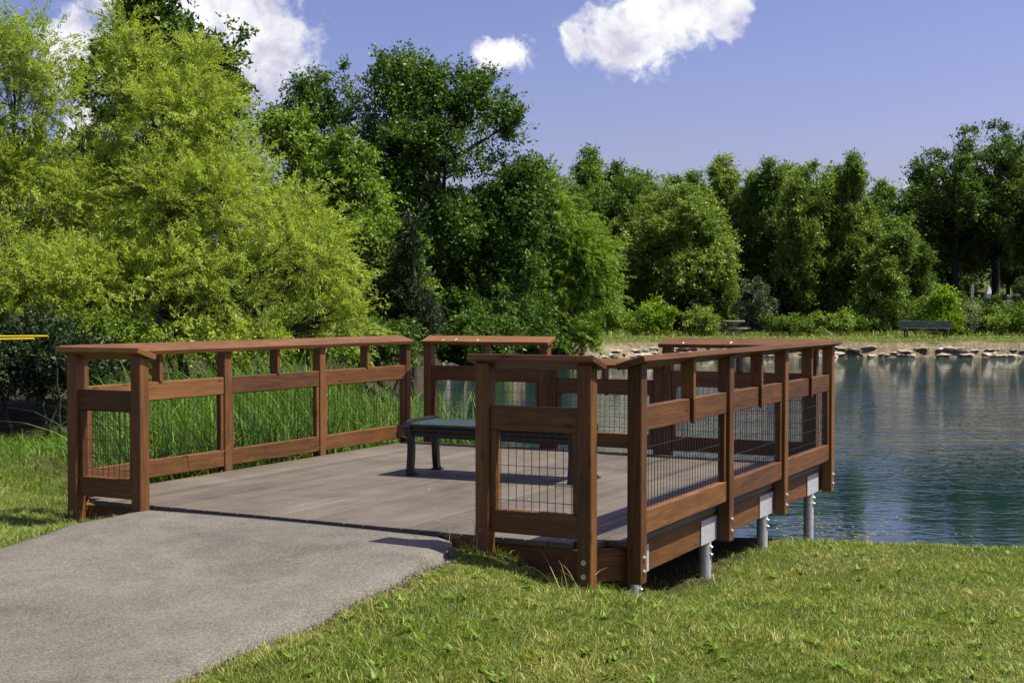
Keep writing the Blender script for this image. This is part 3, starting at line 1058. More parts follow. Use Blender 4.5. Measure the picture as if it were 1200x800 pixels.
def limbs(rg, lobes, C, idx, base_r, trunk_top, lean=(0, 0), stems=1, nsec=0.10, sink=0.3, fork=0.35, thick=1.0, base_spread=0.25):
    """trunk, main limbs to every lobe and branches to some leaf clumps"""
    T = Tubes(7)
    lob = np.array(lobes, float)
    starts = []
    for s in range(stems):
        an = 6.28 * s / max(stems, 1) + rg.random()
        bx, by = (base_spread * math.cos(an), base_spread * math.sin(an)) if stems > 1 else (0, 0)
        n = 8
        top = np.array([lean[0] + bx * 3, lean[1] + by * 3, trunk_top])
        wob = rg.normal(0, 0.02 * trunk_top, (n, 2)); wob[0] = 0
        pts = []; rad = []
        for i in range(n):
            t = i / (n - 1)
            p = np.array([bx, by, -sink]) * (1 - t) + top * t
            p[:2] += wob[i] * t
            pts.append(tuple(p)); rad.append(base_r * (1.35 if i == 0 else 1) * (1 - 0.62 * t) / (1 if stems == 1 else 1.3))
        T.add(pts, rad)
        starts.append((pts, rad))
    for j, l in enumerate(lob):
        pts, rad = starts[int(rg.integers(len(starts)))] if stems > 1 else starts[0]
        zrel = np.clip((l[2] - l[5] * 0.6) / max(trunk_top, 0.1), fork, 0.98)
        ii = min(int(zrel * (len(pts) - 1)), len(pts) - 2)
        a = np.array(pts[ii]); r0 = min(rad[ii] * 0.62, base_r * 0.5) * thick
        b = l[:3] + np.array([0, 0, 0.25 * l[5]])
        mid = (a + b) / 2 + rg.normal(0, 0.06, 3) * np.linalg.norm(b - a) + np.array([0, 0, -0.08 * np.linalg.norm(b - a)])
        q = [(1 - t) ** 2 * a + 2 * t * (1 - t) * mid + t * t * b for t in np.linspace(0, 1, 7)]
        T.add([tuple(x) for x in q], [r0 * (1 - 0.75 * t) for t in np.linspace(0, 1, 7)])
        sel = np.where(idx == j)[0]
        sel = sel[rg.random(len(sel)) < nsec]
        for c in sel:
            t0 = int(rg.integers(2, 7))
            a2 = np.array(q[t0]); b2 = C[c]
            m2 = (a2 + b2) / 2 + rg.normal(0, 0.08, 3) * np.linalg.norm(b2 - a2)
            T.add([tuple(a2), tuple(0.25 * a2 + 0.5 * m2 + 0.25 * b2), tuple(b2)], [r0 * 0.30, r0 * 0.2, r0 * 0.06])
    return T.mesh('trunk')


def plant(name, base, trunk_me, crown_me, leafm, barkm, label, cat, group=None, rot=0.0, sc=(1, 1, 1)):
    root = empty(name, base)
    root.rotation_euler = (0, 0, rot)
    root.scale = sc
    tag(root, label, cat, group)
    if trunk_me is not None:
        link('trunk' if cat == 'tree' else 'stem', trunk_me, barkm, root)
    c = link('crown' if cat == 'tree' else 'foliage', crown_me, leafm, root)
    c.material_slots[0].link = 'OBJECT'
    c.material_slots[0].material = MATS[leafm]
    return root


def lobes_px(D, base, items, depth=0.8):
    """lobes given by the direction in which the photo shows them, at the tree's own distance"""
    out = []
    s = D / 1534
    for it in items:
        x, y, rx, ry = it[:4]
        dd = it[4] if len(it) > 4 else 0.0
        p = px(x, y, D + dd)
        rxm, rzm = rx * s, ry * s
        out.append((p.x - base[0], p.y - base[1], p.z - base[2], rxm, max(rxm * depth, 0.3), rzm))
    return out


def make_tree(name, label, D, xbase, items, leafm, barkm, kind, n, per, lsize, csize, base_r, top_y, seed, stems=1, lean=(0, 0), group=None, cat='tree', depth=0.8, nsec=0.10, shell=0.5, lwr=0.62, droop=0.15, fork=0.35, thick=1.0, base_spread=0.25):
    rg = np.random.default_rng(seed)
    bx = (xbase - 600) / 1534 * D
    base = (bx, D, h1(bx, D))
    lb = lobes_px(D, base, items, depth)
    if kind == 'willow':
        V, C, idx = willow(rg, lb, n, per, lsize, csize)
    else:
        V, C, idx = broadleaf(rg, lb, n, per, lsize, csize, lwr, droop, shell)
    V = V[:]
    keep = V.reshape(-1, 3, 3)[:, :, 2].min(1) > 0.03
    V = V.reshape(-1, 3, 3)[keep].reshape(-1, 3)
    tt = CAMZ - (top_y - 364.7) * D / 1534 - base[2]
    tm = limbs(rg, lb, C, idx, base_r, tt, lean, stems, nsec, fork=fork, thick=thick, base_spread=base_spread)
    return plant(name, base, tm, crown_mesh('crown', V), leafm, barkm, label, cat, group)


# ------------------------------------------------------------------ left bank trees
make_tree('willow_tree', 'feathery yellow green willow with several slanting stems behind the reeds', 20, 250,
          [(178, 120, 44, 56), (225, 150, 46, 52, -0.5), (140, 215, 50, 50), (215, 245, 62, 50, -0.9), (290, 225, 46, 48, 0.3), (120, 320, 66, 52, -0.8), (225, 345, 80, 48, -1.5), (325, 315, 58, 50, -0.7), (385, 310, 40, 42), (150, 62, 22, 30), (232, 92, 22, 28), (40, 330, 50, 50), (395, 368, 44, 24), (340, 268, 34, 34)],
          'leaf_willow', 'bark_dark', 'willow', 2900, 66, 0.066, 0.55, 0.13, 210, 11, stems=4, nsec=0.10, thick=1.35, base_spread=0.35)
make_tree('willow_tree', 'tall pale willow at the edge of the lawn, thin airy top', 19, -40,
          [(20, 90, 50, 60), (62, 130, 28, 46), (-30, 120, 60, 80), (25, 220, 56, 56), (66, 245, 34, 40), (-10, 320, 70, 60, -1.0), (60, 330, 56, 46, -1.0), (20, 372, 60, 26, -1.2), (100, 372, 50, 24, -0.8), (10, 40, 30, 28)],
          'leaf_willow', 'bark_dark', 'willow', 1750, 60, 0.064, 0.52, 0.11, 150, 12, stems=3, nsec=0.10, thick=1.3)
make_tree('backdrop_tree', 'shaded dark tree behind the two yellow green willows', 44, 60,
          [(30, 200, 70, 60), (110, 230, 70, 60), (180, 260, 80, 60), (60, 310, 90, 60), (170, 340, 90, 50), (270, 330, 80, 60), (300, 250, 60, 60), (-40, 260, 60, 80)],
          'leaf_dark', 'bark_dark', 'broad', 520, 99, 0.15, 0.75, 0.25, 160, 19)
make_tree('poplar_tree', 'dark glossy leaved tree rising above the yellow green willow', 33, 190,
          [(170, 15, 42, 50), (205, 55, 44, 56), (240, 85, 40, 50), (165, 110, 60, 60), (230, 170, 70, 60), (175, 230, 90, 70), (225, -30, 30, 30), (268, 105, 28, 34)],
          'leaf_dark', 'bark_dark', 'broad', 300, 108, 0.125, 0.50, 0.22, -30, 13, lwr=0.8)
make_tree('maple_tree', 'mid green young tree with layered leaves between willow and big dark tree', 30, 420,
          [(400, 190, 40, 30), (370, 230, 50, 42), (430, 245, 48, 40), (400, 300, 60, 44), (455, 300, 40, 36), (420, 350, 70, 40), (465, 345, 40, 36), (350, 180, 28, 30), (335, 150, 28, 28)],
          'leaf_mid', 'bark_grey', 'broad', 430, 117, 0.090, 0.40, 0.13, 190, 14, droop=0.35, lwr=0.7)
make_tree('cottonwood_tree', 'large dark green tree with broad rounded crown on the left bank', 47, 515,
          [(385, 128, 48, 42), (478, 115, 54, 44), (540, 135, 46, 46), (596, 158, 18, 46), (430, 190, 70, 54), (520, 205, 78, 56), (358, 165, 36, 40), (460, 265, 76, 56), (555, 255, 66, 56), (605, 240, 30, 46), (580, 315, 56, 54), (520, 330, 80, 58), (560, 372, 70, 32), (620, 215, 18, 30)],
          'leaf_dark', 'bark_dark', 'broad', 1450, 126, 0.125, 0.60, 0.34, 110, 15, lwr=0.6, nsec=0.06, shell=0.4)
make_tree('willow_tree', 'rounded fresh green willow leaning over the pond edge', 53, 655,
          [(662, 300, 44, 36), (690, 335, 30, 40), (640, 350, 50, 44), (636, 232, 28, 36), (684, 300, 26, 28), (620, 300, 36, 44), (655, 262, 26, 26)],
          'leaf_willow_green', 'bark_dark', 'willow', 2500, 52, 0.13, 0.85, 0.18, 260, 16, stems=3, nsec=0.05)
make_tree('willow_shrub', 'low fresh green shrub trailing over the bank below the rounded willow', 54.5, 672,
          [(668, 388, 32, 24), (684, 400, 18, 16), (645, 395, 26, 22)], 'leaf_willow_green', 'bark_dark', 'willow', 600, 44, 0.12, 0.5, 0.05, 370, 17, stems=4, cat='shrub')
make_tree('cedar_tree', 'dark cedar half hidden beside the mid green young tree', 29, 485,
          [(483, 300, 14, 20), (483, 335, 24, 24), (485, 368, 32, 26), (484, 275, 8, 16), (470, 390, 34, 18)],
          'leaf_cedar_and_shade', 'bark_dark', 'willow', 520, 34, 0.10, 0.30, 0.10, 262, 18)
# undergrowth on the left bank; cedar-dark bushes get their shade from leaf colour
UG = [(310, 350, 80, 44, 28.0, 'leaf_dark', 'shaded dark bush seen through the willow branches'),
      (20, 408, 60, 34, 17.0, 'leaf_cedar_and_shade', 'dark leafy bush in the shade behind the yellow bars'),
      (70, 428, 46, 34, 16.0, 'leaf_cedar_and_shade', 'dark bush in deep shade behind the entrance railing'),
      (-40, 424, 60, 46, 16.5, 'leaf_cedar_and_shade', 'dark bush at the shaded wood edge beside the lawn'),
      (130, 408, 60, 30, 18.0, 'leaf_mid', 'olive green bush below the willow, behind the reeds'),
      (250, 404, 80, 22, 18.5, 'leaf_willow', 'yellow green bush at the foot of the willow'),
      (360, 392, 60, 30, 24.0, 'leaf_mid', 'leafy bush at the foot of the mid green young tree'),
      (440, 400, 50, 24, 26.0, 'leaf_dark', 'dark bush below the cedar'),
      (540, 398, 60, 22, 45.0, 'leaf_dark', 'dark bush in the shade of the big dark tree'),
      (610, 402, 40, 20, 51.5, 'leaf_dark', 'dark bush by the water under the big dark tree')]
for k, (x, y, rx, ry, D, lm, lab) in enumerate(UG):
    make_tree('undergrowth_bush', lab, D, x, [(x, y, rx, ry), (x - rx * 0.5, y + ry * 0.3, rx * 0.6, ry * 0.7), (x + rx * 0.5, y + ry * 0.25, rx * 0.6, ry * 0.75)], lm, 'bark_dark', 'broad',
              120, 108, 0.0032 * D, 0.012 * D, 0.04, y, 30 + k, stems=3, cat='bush', nsec=0.08)

# ------------------------------------------------------------------ far bank trees
def far_variant(seed, lobes, n, per, ls, cs, br, top, lean=(0, 0), stems=1, nsec=0.08, fork=0.4, shell=0.45):
    rg = np.random.default_rng(seed)
    V, C, idx = broadleaf(rg, lobes, n, per, ls, cs, 0.72, 0.2, shell, 9, 5, 0.46)
    tm = limbs(rg, lobes, C, idx, br, top, lean, stems, nsec, fork=fork)
    return tm, crown_mesh('crown', V)


def prof_lobes(seed, H, base, prof, n, lr, lean=0.0):
    """uneven boughs round a trunk: prof gives the crown radius at relative height"""
    rg = np.random.default_rng(seed)
    out = []
    for i in range(n):
        t = (i + rg.random()) / n
        z = base + (H - base) * t
        r = np.interp(t, *prof)
        an = i * 2.4 + rg.normal(0, 0.5)
        q = r * (0.35 + 0.6 * rg.random())
        f = lr * (0.6 + 0.7 * rg.random()) * (0.55 + 0.45 * r / max(prof[1]))
        out.append((q * math.cos(an) + lean * t, q * math.sin(an), z - f * 0.8, f, f, f * (0.85 + 0.75 * rg.random())))
    return out


PR_TALL = ([0, 0.3, 0.6, 0.85, 1], [1.5, 1.9, 1.5, 0.9, 0.2])
PR_BROAD = ([0, 0.25, 0.6, 0.85, 1], [2.0, 2.6, 2.5, 1.6, 0.5])
PR_ROUND = ([0, 0.3, 0.6, 0.85, 1], [2.2, 2.7, 2.5, 1.8, 0.6])
PR_HIGH = ([0, 0.3, 0.6, 0.85, 1], [1.2, 2.3, 2.9, 2.5, 1.2])
PR_SLIM = ([0, 0.4, 0.8, 1], [0.9, 1.5, 1.3, 0.5])
VAR = {
    'broad': far_variant(51, prof_lobes(1, 10.0, 2.5, PR_BROAD, 26, 1.15), 640, 117, 0.138, 0.66, 0.22, 8.6),
    'tall': far_variant(52, prof_lobes(2, 10.3, 3.0, PR_TALL, 24, 0.95), 560, 117, 0.135, 0.60, 0.20, 9.4),
    'round': far_variant(53, prof_lobes(3, 8.2, 1.7, PR_ROUND, 24, 1.15), 600, 117, 0.138, 0.66, 0.2, 6.6),
    'highcrown': far_variant(54, prof_lobes(4, 11.4, 4.6, PR_HIGH, 24, 1.1), 430, 117, 0.142, 0.62, 0.26, 10.2, fork=0.5, nsec=0.14),
    'slim': far_variant(55, prof_lobes(5, 7.6, 1.6, PR_SLIM, 18, 0.8, 1.8), 300, 99, 0.145, 0.55, 0.12, 6.2, lean=(1.5, 0)),
}
BASEH = {'broad': 10.3, 'tall': 10.6, 'round': 8.5, 'highcrown': 11.7, 'slim': 7.9}
# x of trunk, y of top, width factor, variant, distance, rotation, leaf, label
FT = [
    (690, 180, 0.85, 'tall', 80, 0.3, 'leaf_far', 'tall tree standing just behind the rounded green willow'),
    (648, 200, 1.0, 'broad', 76, 1.2, 'leaf_far_dark', 'dark tree filling the gap behind the big dark tree'),
    (742, 205, 0.95, 'round', 76, 2.0, 'leaf_far', 'broad mid green tree across the pond behind the bright low shrub'),
    (800, 214, 1.0, 'round', 72, 0.4, 'leaf_far', 'dense rounded green tree left of the picnic table across the pond'),
    (765, 222, 0.9, 'broad', 74, 4.1, 'leaf_far', 'leafy tree between two rounded trees across the pond'),
    (846, 188, 0.8, 'tall', 79, 2.6, 'leaf_far', 'tall narrow tree rising behind the picnic table'),
    (815, 240, 0.9, 'broad', 71, 3.0, 'leaf_far', 'light green layered tree in front of the tall tree by the picnic table'),
    (902, 192, 0.75, 'tall', 77, 5.0, 'leaf_far_dark', 'slender tree with open crown right of the picnic table'),
    (955, 185, 0.8, 'broad', 75, 0.9, 'leaf_far', 'tall tree with pale trunk midway along the far bank'),
    (1000, 185, 0.72, 'tall', 74, 3.6, 'leaf_far', 'tall bright green tree with feathered top across the pond'),
    (925, 240, 0.8, 'round', 80, 2.2, 'leaf_far_dark', 'dark tree in the shade between tall far bank trees'),
    (1035, 228, 0.75, 'broad', 78, 5.5, 'leaf_far_dark', 'shorter dark tree beside the leaning tree on the far bank'),
    (1018, 258, 1.0, 'slim', 70, 0.0, 'leaf_far', 'small leaning tree with slanting trunk above the far bench'),
    (1120, 168, 0.95, 'highcrown', 78, 0.5, 'leaf_far_dark', 'tall dark high crowned tree near the gravestones'),
    (1165, 160, 1.0, 'highcrown', 80, 2.4, 'leaf_far_dark', 'tallest high crowned tree with bare trunk by the obelisk'),
    (1215, 172, 0.9, 'highcrown', 76, 4.4, 'leaf_far', 'high crowned tree whose crown hangs over the gravestones'),
    (1085, 255, 0.8, 'slim', 73, 3.3, 'leaf_far', 'small airy tree behind the bright yellow green shrub'),
    (1260, 185, 1.0, 'broad', 74, 1.0, 'leaf_far', 'leafy tree at the end of the far bank wood'),
    (870, 265, 0.75, 'round', 84, 1.9, 'leaf_far_dark', 'dark tree deep in the wood behind the picnic table'),
    (980, 270, 0.8, 'round', 84, 3.9, 'leaf_far_dark', 'dark tree deep in the wood behind the pale trunk'),
    (1060, 290, 0.8, 'round', 84, 5.2, 'leaf_far_dark', 'dark tree deep in the wood behind the far bench'),
    (700, 260, 0.9, 'round', 86, 0.2, 'leaf_far_dark', 'dark tree deep in the wood beyond the rounded willow'),
    (884, 206, 0.85, 'tall', 78, 4.4, 'leaf_far', 'upright tree between the picnic table and the pale trunk'),
    (930, 205, 0.8, 'tall', 80, 0.7, 'leaf_far', 'upright tree close beside the pale trunked tree'),
    (980, 200, 0.8, 'tall', 82, 2.2, 'leaf_far_dark', 'upright darker tree between the two tallest middle trees'),
    (720, 196, 0.8, 'tall', 82, 1.4, 'leaf_far_dark', 'upright darker tree beyond the rounded green willow'),
    (790, 212, 0.8, 'tall', 84, 5.9, 'leaf_far_dark', 'upright darker tree rising behind the dense rounded tree'),
    (1066, 262, 0.9, 'broad', 82, 2.0, 'leaf_far_dark', 'low dark tree closing the gap behind the leaning tree'),
    (600, 190, 1.0, 'broad', 88, 2.9, 'leaf_far_dark', 'dark tree far behind the big dark tree'),
]
for k, xx in enumerate(range(560, 1340, 56)):
    if xx < 1090:
        FT.append((xx + 26, 222 - (k * 17) % 26, 0.95, ('tall', 'broad')[k % 2], 87 + k % 3, k * 2.1, ('leaf_far', 'leaf_far_dark')[k % 2], 'tree in the second row of the far wood, showing between front trees'))
    if not 1120 < xx < 1230:
        FT.append((xx - 20, 322, 1.3, 'round', 90 + k % 4, k * 0.7, 'leaf_far_dark', 'low dark tree in the understorey of the far wood'))
    FT.append((xx + (k * 37) % 23 - 11, 258 - (k * 29) % 31, 1.05, ('round', 'broad')[k % 2], 104 + (k * 7) % 9, k * 1.3, 'leaf_far_dark', 'dark tree in the back row of the far wood'))
for (x, yt, wf, var, D, rot, lm, lab) in FT:
    bx = (x - 600) / 1534 * D
    bz = h1(bx, D)
    H = CAMZ - (yt - 364.7) * D / 1534 - bz
    s = H / BASEH[var]
    tm, cm = VAR[var]
    plant('far_tree', (bx, D, bz), tm, cm, lm, 'bark_dark' if x < 940 or x > 970 else 'bark_grey', lab, 'tree', 'trees of the wood across the pond', rot, (s * wf * 1.12, s * wf * 1.12, s))

# shrubs at the foot of the far wood
SH = [(720, 374, 20, 16, 69, 'leaf_mid', 'rounded green shrub on the far lawn near the rounded willow'),
      (768, 372, 22, 20, 68, 'leaf_bright', 'bright green young shrub on the far lawn'),
      (808, 352, 34, 36, 70, 'leaf_cedar_and_shade', 'dark layered shrub left of the picnic table'),
      (822, 378, 20, 12, 68, 'leaf_far', 'low green shrub touching the picnic table'),
      (880, 362, 24, 28, 69.5, 'leaf_grey_green', 'grey green shrub right of the picnic table'),
      (925, 380, 30, 9, 68.5, 'leaf_far', 'low weeds along the wood edge right of the grey green shrub'),
      (978, 376, 34, 13, 68.5, 'leaf_mid', 'weedy green shrub left of the far bench'),
      (1020, 368, 30, 22, 69.5, 'leaf_far', 'leafy shrub behind the left end of the far bench'),
      (1060, 366, 30, 22, 69.5, 'leaf_far', 'leafy shrub behind the middle of the far bench'),
      (1106, 358, 15, 16, 68.3, 'leaf_bright', 'bright yellow green shrub standing above the far bench'),
      (1114, 376, 11, 9, 67.8, 'leaf_bright', 'small yellow green shrub touching the far bench'),
      (1150, 362, 42, 22, 73, 'leaf_far_dark', 'dark hedge like shrub in front of the gravestones'),
      (1140, 383, 28, 9, 68.5, 'leaf_grey_green', 'pale weedy shrub right of the far bench'),
      (1180, 380, 30, 12, 68.5, 'leaf_mid', 'green weedy shrub below the tallest tree'),
      (1215, 372, 34, 20, 69, 'leaf_far', 'green shrub at the end of the far lawn'),
      (858, 345, 30, 30, 76, 'leaf_far_dark', 'dark shrub in the wood behind the picnic table'),
      (940, 345, 40, 30, 77, 'leaf_far_dark', 'dark shrub in the wood behind the grey green shrub'),
      (1000, 342, 40, 30, 77, 'leaf_far_dark', 'dark shrub in the wood below the pale trunk'),
      (740, 340, 44, 34, 75, 'leaf_far_dark', 'dark shrub in the wood behind the bright young shrub')]
for k, (x, y, rx, ry, D, lm, lab) in enumerate(SH):
    items = [(x, y, rx, ry), (x - rx * 0.5, y + ry * 0.35, rx * 0.55, ry * 0.7), (x + rx * 0.5, y + ry * 0.3, rx * 0.55, ry * 0.7), (x, min(y + ry * 0.8, 388), rx * 0.9, ry * 0.5)]
    make_tree('wood_edge_shrub', lab, D, x, items, lm, 'bark_dark', 'broad', 64, 90, 0.125, 0.40, 0.03, y, 70 + k, stems=3, cat='shrub', nsec=0.05)

# ------------------------------------------------------------------ far bank furniture and stones
def far_bench():
    D = 65.0
    a = px(1055, 390, D).x; b = px(1118, 390, D).x
    L = b - a
    z = h1((a + b) / 2, D)
    root = empty('far_bench', (a, D, z))
    tag(root, 'long dark green slatted bench with backrest on the far lawn', 'bench')
    g = 'far_bench_green'
    for x in (0.35, L - 0.35):
        board('leg', (x, 0.0, -0.02), (x, 0.0, 0.43), 0.07, 0.07, (0, 1, 0), 'bench_black', root)
        board('leg', (x, 0.42, -0.02), (x, 0.52, 0.80), 0.07, 0.07, (0, 1, 0), 'bench_black', root)
        board('seat_support', (x, -0.02, 0.405), (x, 0.46, 0.405), 0.06, 0.05, (0, 0, 1), 'bench_black', root)
    for k in range(4):
        board('seat_slat', (0, 0.02 + k * 0.115, 0.452), (L, 0.02 + k * 0.115, 0.452), 0.10, 0.04, (0, 0, 1), g, root)
    for k in range(3):
        zz = 0.55 + k * 0.115
        board('back_slat', (0, 0.42 + k * 0.012 - 0.045, zz), (L, 0.42 + k * 0.012 - 0.045, zz), 0.10, 0.035, (0, 1, -0.12), g, root)


far_bench()


def picnic_table():
    D = 68.5
    c = px(860, 385, D)
    z = h1(c.x, D)
    root = empty('picnic_table', (c.x, D, z))
    root.rotation_euler = (0, 0, R(20))
    tag(root, 'round concrete picnic table with attached benches at the wood edge', 'table')

    def lathe(name, prof, n=20):
        v = []; f = []
        for (r, zz) in prof:
            for k in range(n):
                an = 2 * math.pi * k / n
                v.append((r * math.cos(an), r * math.sin(an), zz))
        for i in range(len(prof) - 1):
            for k in range(n):
                k2 = (k + 1) % n
                f.append((i * n + k, i * n + k2, (i + 1) * n + k2, (i + 1) * n + k))
        f.append(tuple(range(n - 1, -1, -1))); f.append(tuple(range((len(prof) - 1) * n, len(prof) * n)))
        return link(name, pd_mesh(name, v, f), 'concrete', root)
    lathe('table_top', [(0.46, 0.69), (0.56, 0.72), (0.58, 0.78), (0.55, 0.80)])
    lathe('pedestal', [(0.26, -0.02), (0.22, 0.1), (0.15, 0.3), (0.16, 0.5), (0.36, 0.69)])
    for q in range(3):
        an0 = q * 2 * math.pi / 3 + 0.3
        v = []; f = []
        n = 8
        for i in range(n + 1):
            an = an0 - 0.62 + 1.24 * i / n
            for r, zz in ((0.62, 0.36), (0.90, 0.36), (0.90, 0.45), (0.62, 0.45)):
                v.append((r * math.cos(an), r * math.sin(an), zz))
            if i:
                s = (i - 1) * 4
                for k in range(4):
                    f.append((s + k, s + (k + 1) % 4, s + 4 + (k + 1) % 4, s + 4 + k))
        f.append((3, 2, 1, 0)); f.append((n * 4, n * 4 + 1, n * 4 + 2, n * 4 + 3))
        link('seat', pd_mesh('seat', v, f), 'concrete', root)
        board('seat_leg', (0.76 * math.cos(an0), 0.76 * math.sin(an0), -0.02), (0.76 * math.cos(an0), 0.76 * math.sin(an0), 0.36), 0.26, 0.12, (math.cos(an0), math.sin(an0), 0), 'concrete', root)
        board('seat_arm', (0.15 * math.cos(an0), 0.15 * math.sin(an0), 0.30), (0.72 * math.cos(an0), 0.72 * math.sin(an0), 0.30), 0.12, 0.10, (0, 0, 1), 'concrete', root)


picnic_table()


def gravestones():
    D = 97.0
    s = D / 1534
    c = px(1158.5, 350, D)
    z = h1(c.x, D)
    topz = CAMZ - (333 - 364.7) * s
    v = []; f = []
    w = 3.4 * s
    lv = [(1.5, 0.0), (1.5, 0.35), (1.15, 0.36), (1.15, 0.75), (0.95, 0.76), (0.72, topz - z - 0.5), (0.02, topz - z)]
    for r, zz in lv:
        for sx, sy in ((-1, -1), (1, -1), (1, 1), (-1, 1)):
            v.append((sx * w * r, sy * w * r, zz - 0.02))
    for i in range(len(lv) - 1):
        for k in range(4):
            f.append((i * 4 + k, i * 4 + (k + 1) % 4, i * 4 + 4 + (k + 1) % 4, i * 4 + 4 + k))
    f.append((24, 25, 26, 27))
    o = link('gravestone_obelisk', pd_mesh('obelisk', v, f), 'granite')
    o.location = (c.x, D, z)
    tag(o, 'pale grey granite obelisk between the trunks of the high crowned trees', 'monument')
    def slab(x, yt, wpx, D, lab):
        s = D / 1534
        c = px(x, yt, D); z = h1(c.x, D)
        H = max(c.z - z, 0.5); hw = wpx * s / 2
        pr = [(-hw, 0), (hw, 0), (hw, H * 0.8)] + [(hw * math.cos(a), H * 0.8 + H * 0.2 * math.sin(a)) for a in np.linspace(0.3, math.pi - 0.3, 7)] + [(-hw, H * 0.8)]
        n = len(pr)
        v = [(p[0], -0.1, p[1] - 0.02) for p in pr] + [(p[0], 0.1, p[1] - 0.02) for p in pr]
        f = [tuple(range(n)), tuple(range(2 * n - 1, n - 1, -1))] + [(k, n + k, n + (k + 1) % n, (k + 1) % n) for k in range(n)]
        f = [tuple(reversed(t)) for t in f]
        o = link('gravestone', pd_mesh('gravestone', v, f), 'granite'); o.location = (c.x, D, z)
        tag(o, lab, 'gravestone')
    slab(1182, 345, 6, 96, 'small rounded gravestone on the sunny slope behind the tall trees')
    slab(1183, 352, 5, 92, 'low pale gravestone in front of the small rounded one')
    slab(1139, 332, 3.2, 99, 'narrow upright gravestone left of the obelisk')
    slab(1196, 344, 6, 97, 'dark backed gravestone at the end of the row')


gravestones()


def rock_mesh(seed, flat=0.55):
    rg = np.random.default_rng(seed)
    bm = bmesh.new()
    bmesh.ops.create_icosphere(bm, subdivisions=1, radius=1.0)
    dirs = rand_dirs(rg, 7)
    for v in bm.verts:
        c = np.array(v.co)
        for d in dirs:
            k = c @ d
            lim = 0.62
            if k > lim:
                c = c - d * (k - lim) * 0.9
        c *= 1 + rg.normal(0, 0.06)
        v.co = (c[0], c[1] * 0.8, c[2] * flat)
    me = bpy.data.meshes.new('rock'); bm.to_mesh(me); bm.free()
    return me


RM = []
for k in range(8):
    me = rock_mesh(100 + k, 0.42 + 0.05 * (k % 4)); me.materials.append(MATS['limestone' if k < 7 else 'grey_rock']); RM.append(me)
rr = random.Random(8)


def far_shore_y(x):
    ys = np.linspace(50, 62, 241)
    d = pond_dist(np.full(241, x), ys)
    return float(ys[np.argmax(d > 0)])


big = [(655 + 0, 1.1), (702, 1.2), (712, 0.7), (738, 0.9), (757, 1.5), (1026, 1.0), (1068, 1.0), (1137, 1.7), (1163, 1.5), (1184, 1.2), (900, 1.0), (830, 1.1)]
xs_done = []
for xp, sz in big:
    x = (xp - 600) / 1534 * 60
    if x < 3.6: continue
    y = far_shore_y(x) + 0.15
    o = link('rock', rr.choice(RM[:6]))
    o.location = (x, y, WATER_Z + 0.05 * sz); o.scale = (sz * 0.42, 0.4, sz * 0.17)
    o.rotation_euler = (0, rr.uniform(-0.12, 0.12), rr.uniform(-0.3, 0.3))
    tag(o, 'large pale limestone block on the far bank at the waterline', 'rock', 'large blocks along the far waterline')
for k in range(120):
    x = rr.uniform(3.6, 27)
    s = rr.choice((0.12, 0.15, 0.2, 0.26, 0.32, 0.4))
    y = far_shore_y(x) + rr.uniform(-0.05, 0.30)
    o = link('rock', rr.choice(RM))
    z = max(h1(x, y), WATER_Z - 0.02)
    o.location = (x, y, z + s * 0.15)
    o.scale = (s * 1.3, s * 0.8, s * rr.uniform(0.35, 0.6)); o.rotation_euler = (rr.uniform(-0.1, 0.1), rr.uniform(-0.15, 0.15), rr.uniform(-0.5, 0.5))
    tag(o, 'small rock among the rubble at the foot of the far bank', 'rock', 'small rocks along the far waterline')
# slabs on the left bank seen past the railing
for k, (xp, yp, D, s, lab) in enumerate([(532, 421, 44, 1.1, 'flat grey slab on the shaded bank beyond the reeds'), (508, 424, 42, 0.8, 'small grey stone on the shaded bank beside the flat slab')]):
    c = px(xp, yp, D)
    o = link('bank_stone', RM[6 + k % 2]); z = h1(c.x, D)
    o.location = (c.x, D, z + 0.05 * s); o.scale = (s, s * 0.7, s * 0.6); tag(o, lab, 'stone')

# ------------------------------------------------------------------ yellow bars at the wood edge
def yellow_bars():
    D = 14.0
    a = px(-60, 398, D); b = px(40, 396.5, D)
    root = empty('yellow_barrier', (a.x, D, h1(a.x, D)))
    tag(root, 'pair of yellow barrier bars on posts in the shade beside the lawn', 'barrier')
    off = Vector(root.location)
    for k, (dy, y0, y1) in enumerate(((0, 398.6, 396.8), (0.25, 395.0, 394.4))):
        p = px(-60, y0, D) + Vector((0, dy, 0)) - off; q = px(40 + 7 * k, y1, D) + Vector((0, dy, 0)) - off
        T = Tubes(10); T.add([p, (p + q) / 2, q], [0.011] * 3)
        link('bar', T.mesh('bar'), 'yellow_paint', root)
    for x in (-55, -14):
        p = px(x, 398, D) - off
        p.y += 0.125
        board('post', (p.x, p.y, -0.15), (p.x, p.y, p.z + 0.03), 0.05, 0.05, (0, 1, 0), 'bark_dark', root)


yellow_bars()

